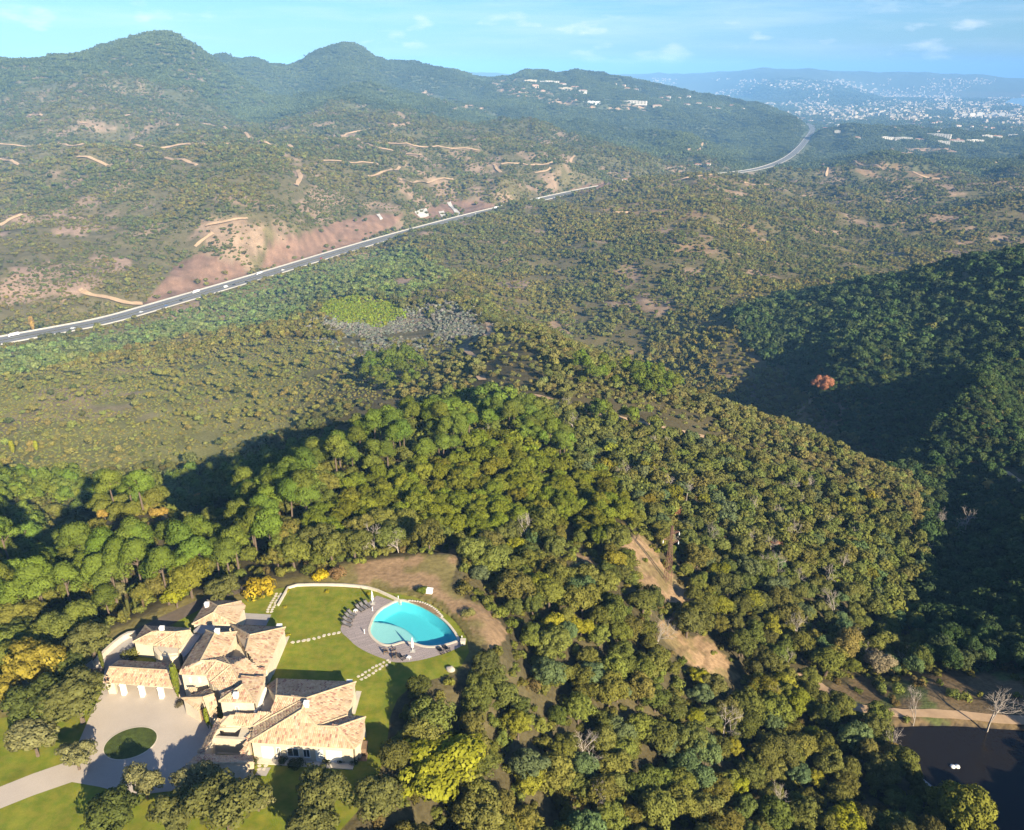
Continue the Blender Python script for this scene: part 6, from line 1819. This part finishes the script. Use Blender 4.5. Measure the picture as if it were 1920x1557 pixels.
# the rest of the near trees, past the 300 largest of each kind
for k_, nm, lab in (('oak', 'oak_wood', 'continuous oak wood covering the slopes beyond the nearest trees'), ('pine', 'pine_wood', 'remaining pines of the wood behind the nearest ones')):
    t = rest[k_]
    if t:
        a = np.array([[q[1], q[2], q[3], q[4]] for q in t]); c_ = np.array([q[5] for q in t])
        d = np.hypot(a[:, 0], a[:, 1])
        protos = [p[0] for p in PROTO[k_]] + PROTO[k_ + '_mid']
        idx = rg_.integers(0, NV, len(a)) + np.where(d > 210, NV, 0)
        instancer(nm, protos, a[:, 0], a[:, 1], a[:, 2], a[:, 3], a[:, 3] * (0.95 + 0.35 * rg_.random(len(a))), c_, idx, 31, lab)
bx = bushes_near()
d = np.hypot(bx[0], bx[1])
instancer('undergrowth', PROTO['bush'] + PROTO['bush_mid'], bx[0], bx[1], bx[2], bx[3], bx[3] * (0.8 + 0.6 * rg_.random(len(d))), bx[4], rg_.integers(0, 6, len(d)) + np.where(d > 170, 6, 0), 32, 'low evergreen undergrowth between the trees')
for nm, r0, r1, sp, seed, lab in (('scrubland', 300, 720, 2.8, 3, 'mixed scrub and small trees over the middle slopes'),
                                  ('hillside_scrub', 720, 1500, 4.6, 4, 'scrub and oak cover on the hills either side of the motorway'),
                                  ('far_scrub', 1500, 2700, 6.6, 5, 'dark scrub cover on the far plateau and slopes')):
    x, y, z, r, s, c_, tr_, pi_, ca_ = grow_mid(r0, r1, sp, seed)
    n = len(x)
    far = r > 620
    protos = PROTO['oak_mid'] + PROTO['bush_mid'] + PROTO['pine_mid'] + PROTO['cane'] + PROTO['oak_far'] + PROTO['bush_far']
    o_oak, o_bush, o_pine, o_cane, o_of, o_bf = 0, NV, NV + 6, 2 * NV + 6, 2 * NV + 10, 3 * NV + 10
    idx = np.where(tr_, rg_.integers(0, NV, n) + np.where(far, o_of, o_oak), rg_.integers(0, 6, n) + np.where(far, o_bf, o_bush))
    idx = np.where(pi_, rg_.integers(0, NV, n) + o_pine, idx)
    idx = np.where(ca_, rg_.integers(0, 4, n) + o_cane, idx)
    zz = s * (0.8 + 0.5 * rg_.random(n))
    if r0 >= 1500: s = s * 1.45; zz = zz * 1.35
    elif r0 >= 720: s = s * 1.12
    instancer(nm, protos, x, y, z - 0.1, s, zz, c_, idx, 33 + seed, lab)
    print(nm, n)
# mountain forest and the trees of the plain, in stands
for nm, r0, r1, sp, seed, lab in (('mountain_forest', 2700, 5600, 15.0, 6, 'dark forest cover of the blue mountain slopes'),
                                  ('plain_trees', 5600, 13500, 62.0, 7, 'trees between the houses of the coastal plain')):
    x, y = scatter(r0, r1, sp, margin=R(1.5), seed=seed)
    z = hgt(x, y); r = np.hypot(x, y)
    k = visible(x, y, z, 12.0) & (z > SEA + 3) & farclear(x, y)
    px, py = proj(x, y, z)
    u = rg_.random(len(x))
    for zq in (Z_ORANGE, Z_ORANGE2, Z_ORANGE3, Z_FIELD): k &= ~(ip(px, py, zq) & (u > 0.25) & (r < 5600))
    k &= ~((fbm(x / 300.0, y / 300.0, 3, 91) > 0.66) & (u > 0.5))
    x, y, z, r, u = x[k], y[k], z[k], r[k], u[k]
    n = len(x)
    s = sp * (0.5 + 0.35 * rg_.random(n)) * (1.0 if nm[0] == 'm' else 0.42)
    hgt_ = np.where(r < 5600, 8.5 + 5.5 * rg_.random(n), 14 + 8 * rg_.random(n))
    nw = fbm(x / 220.0, y / 220.0, 3, 95)
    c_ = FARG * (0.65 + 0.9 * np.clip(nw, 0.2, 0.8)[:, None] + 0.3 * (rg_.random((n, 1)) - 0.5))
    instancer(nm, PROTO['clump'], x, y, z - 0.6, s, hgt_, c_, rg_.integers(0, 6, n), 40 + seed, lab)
    print(nm, n)
# ---------------------------------------------------------------- trees and shrubs placed one by one, where the photograph shows them
NV_ = NV
def by_crown(px, py, rpx, k=1.1, ground=None):
    """ground point and radius of a tree whose crown shows at this pixel"""
    g = hit(px, py + rpx * 0.9)
    for _ in range(4):
        r3 = math.sqrt(g[0] ** 2 + g[1] ** 2 + (CH - g[2]) ** 2); s = rpx * r3 * 0.97 / F
        q = unp(px, py, float(hgt(g[0], g[1])) + k * s); g = np.array([q[0], q[1], float(hgt(q[0], q[1]))])
    return g, s
def hand(px, py, rpx, c, label, kind='oak', zs=1.0, k=1.1, name=None, cat='tree', group=None):
    g, s = by_crown(px, py, rpx, k * zs)
    return tree_object(kind, g[0], g[1], g[2], s, np.array(c), label, group, zs, name=name, cat=cat)
YEL = (0.255, 0.205, 0.034); YG = (0.225, 0.225, 0.022); OL = (0.125, 0.125, 0.038); GO = (0.085, 0.10, 0.026); PALE = (0.19, 0.18, 0.075)
hand(28, 1182, 34, GO, 'dark green oak at the left edge behind the yellow tree')
hand(55, 1234, 52, YEL, 'large golden yellow tree at the left edge', name='autumn_tree')
hand(12, 1290, 34, YEL, 'yellow tree below the large golden one at the left edge', name='autumn_tree')
hand(165, 1196, 44, OL, 'olive green oak beside the yard wall')
hand(126, 1246, 36, GO, 'dark oak between the golden tree and the yard')
hand(140, 1300, 56, OL, 'broad olive green oak at the left edge of the forecourt')
hand(75, 1312, 52, GO, 'broad oak next to the golden tree above the left lawn')
hand(58, 1376, 42, PALE, 'pale thin tree casting its trunk shadow on the left lawn')
hand(140, 1412, 32, PALE, 'pale small tree beside the drive entrance')
hand(20, 1120, 36, GO, 'dark oak at the left edge below the pines')
hand(268, 1462, 34, PALE, 'thin grey green olive tree in front of the oval lawn', zs=1.1)
hand(205, 1520, 52, GO, 'bushy green oak at the bottom left beside the drive')
hand(330, 1520, 46, OL, 'oak at the bottom below the thin olive tree')
hand(420, 1500, 66, OL, 'wide oak covering the front roof of the villa')
hand(365, 1462, 40, PALE, 'grey green olive against the front roof of the villa')
hand(480, 1490, 34, PALE, 'grey green tree at the right end of the front roof')
hand(602, 1484, 52, OL, 'round oak on the lawn below the south wing')
hand(585, 1548, 50, OL, 'oak at the bottom edge below the south wing')
hand(705, 1490, 50, OL, 'round oak left of the big yellow green tree')
hand(815, 1432, 86, YG, 'big yellow green tree in front of the dark wood', name='autumn_tree', zs=0.8)
hand(352, 1078, 44, (0.17, 0.165, 0.025), 'olive yellow tree standing behind the far wing')
hand(327, 1113, 27, YG, 'small bright yellow green tree in front of the olive yellow one', name='autumn_tree')
hand(414, 1102, 32, OL, 'round oak behind the far wing')
hand(176, 1108, 24, (0.26, 0.21, 0.03), 'yellowish tree under the tall pines', name='autumn_tree')
hand(212, 1108, 26, PALE, 'grey olive tree under the tall pines')
hand(968, 1022, 26, YG, 'yellow green tree in the wood beyond the clearing', name='autumn_tree')
hand(1038, 1166, 26, (0.26, 0.24, 0.025), 'left of two yellow trees in the middle of the wood', name='autumn_tree')
hand(1090, 1172, 26, (0.26, 0.24, 0.025), 'right of two yellow trees in the middle of the wood', name='autumn_tree')
hand(1308, 1266, 22, (0.24, 0.23, 0.02), 'yellow tree beside the lower bare strip', name='autumn_tree')
hand(1305, 1342, 20, (0.22, 0.22, 0.02), 'small yellow tree deep in the wood below the bare strip', name='autumn_tree')
hand(1385, 1472, 24, (0.21, 0.22, 0.02), 'yellow green tree near the bottom of the wood', name='autumn_tree')
hand(1590, 1540, 34, YG, 'yellow green tree at the bottom edge', name='autumn_tree')
hand(1815, 1525, 52, (0.17, 0.17, 0.03), 'oak with yellowing top overhanging the pond', zs=1.1)
hand(1672, 1415, 26, (0.24, 0.17, 0.05), 'russet tree on the pond bank', name='autumn_tree')
hand(1590, 1205, 34, (0.20, 0.16, 0.05), 'brownish gold tree above the pond track', name='autumn_tree')
hand(1650, 1240, 30, (0.22, 0.18, 0.11), 'pale brown tree above the pond track', name='autumn_tree')
hand(1290, 1020, 22, (0.17, 0.19, 0.05), 'light green round tree right of the pylon', name='autumn_tree')
hand(1355, 1020, 18, (0.17, 0.19, 0.05), 'second light green tree right of the pylon', name='autumn_tree')
hand(1290, 1165, 34, OL, 'oak island between the two bare strips')
hand(1270, 957, 14, (0.27, 0.12, 0.07), 'small reddish tree in the wood above the pylon', name='autumn_tree')
hand(1456, 1024, 18, (0.30, 0.15, 0.08), 'reddish brown tree in the wood right of the pylon', name='autumn_tree')
hand(1542, 726, 21, (0.36, 0.16, 0.09), 'rusty red tree in the dark ravine', name='autumn_tree', zs=1.2)
hand(1855, 910, 14, (0.34, 0.24, 0.06), 'small golden tree on the shaded right hillside', name='autumn_tree')
hand(1838, 560, 9, (0.28, 0.28, 0.06), 'bright yellow green tree high on the right hill', name='autumn_tree')
for px_, py_2, r_, lab in ((130,900,14,'orange brown bush on the far edge of the pine wood'),(410,908,16,'golden leaved tree among the pines'),(372,938,22,'yellowish tree in the gap of the pine wood'),(298,960,16,'tan leaved tree in the shaded gap of the pines'),(195,962,14,'amber tree in the left part of the pine gap'),(490,985,16,'reddish bush at the foot of the pine hill')):
    hand(px_, py_2, r_, (0.32, 0.22, 0.055), lab, name='autumn_tree')
# pines that stand in front of the wood with tall bare trunks
for px_, py_2, r_, lab in ((252,1035,30,'tall pine with a long bare trunk, right of the pair behind the yard'),(215,1030,30,'tall pine with a long bare trunk, left of the pair behind the yard'),(300,1050,30,'pine right of the tall bare trunks'),(180,1060,26,'pine left of the tall bare trunks'),(515,1000,20,'slim pine at the corner behind the golden bush'),(120,1080,28,'pine above the yellowish tree'),(60,1080,30,'pine near the left edge behind the oaks')):
    g, s = by_crown(px_, py_2, r_, 2.45 * 1.25)
    tree_object('pine', g[0], g[1], g[2], s, PINE * (0.9 + 0.25 * random.random()), lab, None, 1.25)
# shrubs
def shrub(px, py, rpx, c, label, name='shrub', zs=1.0, group=None):
    g = hit(px, py + rpx * 0.5); r3 = math.sqrt(g[0] ** 2 + g[1] ** 2 + (CH - g[2]) ** 2); s = rpx * r3 * 0.97 / F * 1.08
    q = unp(px, py, g[2] + 0.5 * s); q[2] = float(hgt(q[0], q[1]))
    e = empty(name, tuple(q), random.random() * 6, label=label, cat='shrub', group=group); e.scale = (s, s, s * zs)
    lb = bush_lobes(rgt, 12)
    cr = link('foliage', leaf_mesh('foliage', [leaf_cloud(lb, 1100, 0.075, rgt)], M['foliage']), e); cr['tint'] = [float(v) for v in c]
    m = MB()
    for i in range(5): m.tube([(0, 0, -.1), (lb[i][0] * .5, lb[i][1] * .5, lb[i][2] * .6), tuple(lb[i][:3])], [.04, .03, .015], 4, False)
    link('stem', m.mesh('stem', M['bark']), e)
shrub(490, 1100, 31, (0.40, 0.29, 0.025), 'large golden feathery bush at the left corner of the lawn', 'golden_bush', 1.15)
shrub(602, 1076, 16, (0.50, 0.38, 0.02), 'bright yellow rounded bush behind the garden wall', 'golden_bush')
shrub(632, 1071, 17, (0.24, 0.15, 0.07), 'brown bush right of the bright yellow one')
shrub(792, 1106, 12, (0.12, 0.15, 0.02), 'green shrub beside the white cabinet', zs=1.2)
shrub(876, 1148, 14, (0.22, 0.21, 0.07), 'pale grassy shrub on the bare slope right of the pool')
shrub(246, 1222, 16, (0.14, 0.14, 0.035), 'rounded olive shrub beside the yard wall')
for px_, py_2, r_, lab in ((477,1426,8,'leftmost shrub below the south wing'),(531,1424,10,'dark shrub under the south wing windows'),(556,1430,15,'largest grey shrub below the south wing'),(612,1424,10,'shrub under the right shutters of the south wing'),(640,1424,9,'second shrub from the corner of the south wing'),(664,1424,10,'shrub at the right corner of the south wing')):
    shrub(px_, py_2, r_, (0.07, 0.075, 0.025), lab)
for px_, py_2, r_, lab in ((538,1106,6,'small yellow shrub at the left end of the garden wall'),(612,1108,6,'small yellow shrub in the middle of the garden wall'),(690,1112,5,'small yellow shrub near the far parasol'),(534,1137,5,'lone low yellow shrub on the far lawn'),(540,1190,5,'small yellow shrub at the east wing corner')):
    shrub(px_, py_2, r_, (0.32, 0.27, 0.02), lab, zs=0.7)
shrub(338, 1318, 9, (0.10, 0.085, 0.05), 'brown shrub at the foot of the cypress by the porch')
for px_, py_2, r_, lab in ((1655,1292,11,'left clump of green reeds by the pond track'),(1682,1292,11,'middle clump of green reeds by the pond track'),(1786,1300,11,'right clump of green reeds by the pond track'),(1700,1350,7,'tuft on the pond shore')):
    shrub(px_, py_2, r_, (0.17, 0.20, 0.05), lab, 'reed_clump', 1.5)
# cypresses
cym = [cypress_mesh(rgt) for _ in range(3)]
for px_, py_2, hpx, c, lab in ((336,1312,60,(0.13,0.15,0.02),'tall cypress between the garage and the porch'),(391,1366,34,(0.16,0.18,0.02),'bright cypress beside the entrance door'),(195,1258,34,(0.10,0.11,0.025),'slim cypress at the left end of the garage'),
     (239,1166,26,(0.10,0.10,0.03),'front cypress of the group behind the yard'),(244,1157,32,(0.10,0.10,0.03),'tallest cypress of the group behind the yard'),(256,1149,26,(0.10,0.11,0.03),'third cypress of the group behind the yard'),(271,1145,22,(0.14,0.10,0.05),'brownish cypress right of the group behind the yard'),
     (70,848,20,(0.24,0.25,0.02),'bright yellow green poplar in the left valley'),(26,852,24,(0.24,0.24,0.02),'yellow poplar at the left edge of the valley'),(63,622,26,(0.34,0.22,0.06),'orange poplar beside the motorway')):
    g = hit(px_, py_2); r3 = math.sqrt(g[0] ** 2 + g[1] ** 2 + (CH - g[2]) ** 2); dp = math.asin((CH - g[2]) / r3)
    hh_ = hpx * r3 * 0.95 / F / math.cos(dp)
    e = empty('cypress' if 'cypress' in lab else 'poplar', tuple(g), random.random() * 6, label=lab, cat='tree'); w_ = hh_ * (0.62 if 'poplar' not in lab else 1.2); e.scale = (w_, w_, hh_)
    cr = link('crown', cym[random.randrange(3)], e); cr['tint'] = [float(v) for v in c]
    link('trunk', MB().tube([(0, 0, -.05), (0, 0, .4)], [.03, .02], 6).mesh('trunk', M['bark']), e)
# leafless trees
brm = [bare_mesh('bare_branches', np.random.default_rng(50 + i), M['bark_pale'], 5) for i in range(3)]
for px_, py_2, hpx, i, sx, lab in ((1851,1370,80,0,0.9,'leafless pale tree at the far corner of the pond'),(1712,1361,66,1,0.55,'slim leafless tree on the pond bank'),(1806,1006,56,2,0.95,'leafless tree in the dark lower ravine'),(1757,1000,52,0,0.5,'slim leafless tree left of the larger bare one in the ravine'),
       (1925,1352,60,1,0.9,'leafless tree at the right edge behind the pond'),(598,968,26,2,1.0,'grey leafless tree among the oaks of the pine hill'),(1610,1245,40,1,0.9,'grey leafless tree above the pond track')):
    g = hit(px_, py_2) if not (px_ == 1851) else unp(px_, py_2, POND_Z + 0.3); r3 = math.sqrt(g[0] ** 2 + g[1] ** 2 + (CH - g[2]) ** 2); dp = math.asin((CH - g[2]) / r3)
    hh_ = hpx * r3 * 0.95 / F / math.cos(dp) / 2.6
    e = empty('bare_tree', tuple(g), random.random() * 6, label=lab, cat='tree'); e.scale = (hh_ * sx, hh_ * sx, hh_)
    link('branches', brm[i], e)
# pale dead snags between the oaks
_sn = [t for t in TREES if t[0] == 'oak' and t[6] in ('wood', 'ridge') and in_frame(t[1], t[2], t[3])]
for t in [_sn[i] for i in np.random.default_rng(8).permutation(len(_sn))[:46]]:
    sc = 1.7 + 1.3 * random.random()
    e = empty('dead_snag', (t[1] + 1.9, t[2] - 1.6, t[3]), random.random() * 6, label='pale leafless snag rising between the oaks of the wood', cat='tree', group='dead snags in the wood'); e.scale = (sc, sc, sc * 1.25)
    link('branches', brm[random.randrange(3)], e)
# ---------------------------------------------------------------- haze: the air between the camera and the coast
hm = bpy.data.materials.new('haze'); hm.use_nodes = True
N = hm.node_tree.nodes; L = hm.node_tree.links
N.remove(N['Principled BSDF'])
pv = N.new('ShaderNodeVolumePrincipled')
pv.inputs['Color'].default_value = (0.24, 0.53, 1.0, 1)
pv.inputs['Density'].default_value = 0.000076
pv.inputs['Anisotropy'].default_value = -0.3
L.new(pv.outputs[0], N['Material Output'].inputs['Volume'])
hz = MB().box(-46000, 46000, -600, 46000, SEA - 40.0, 330.0)
hz.build('haze', hm, kind='stuff', label='pale blue haze over the valley and coast')
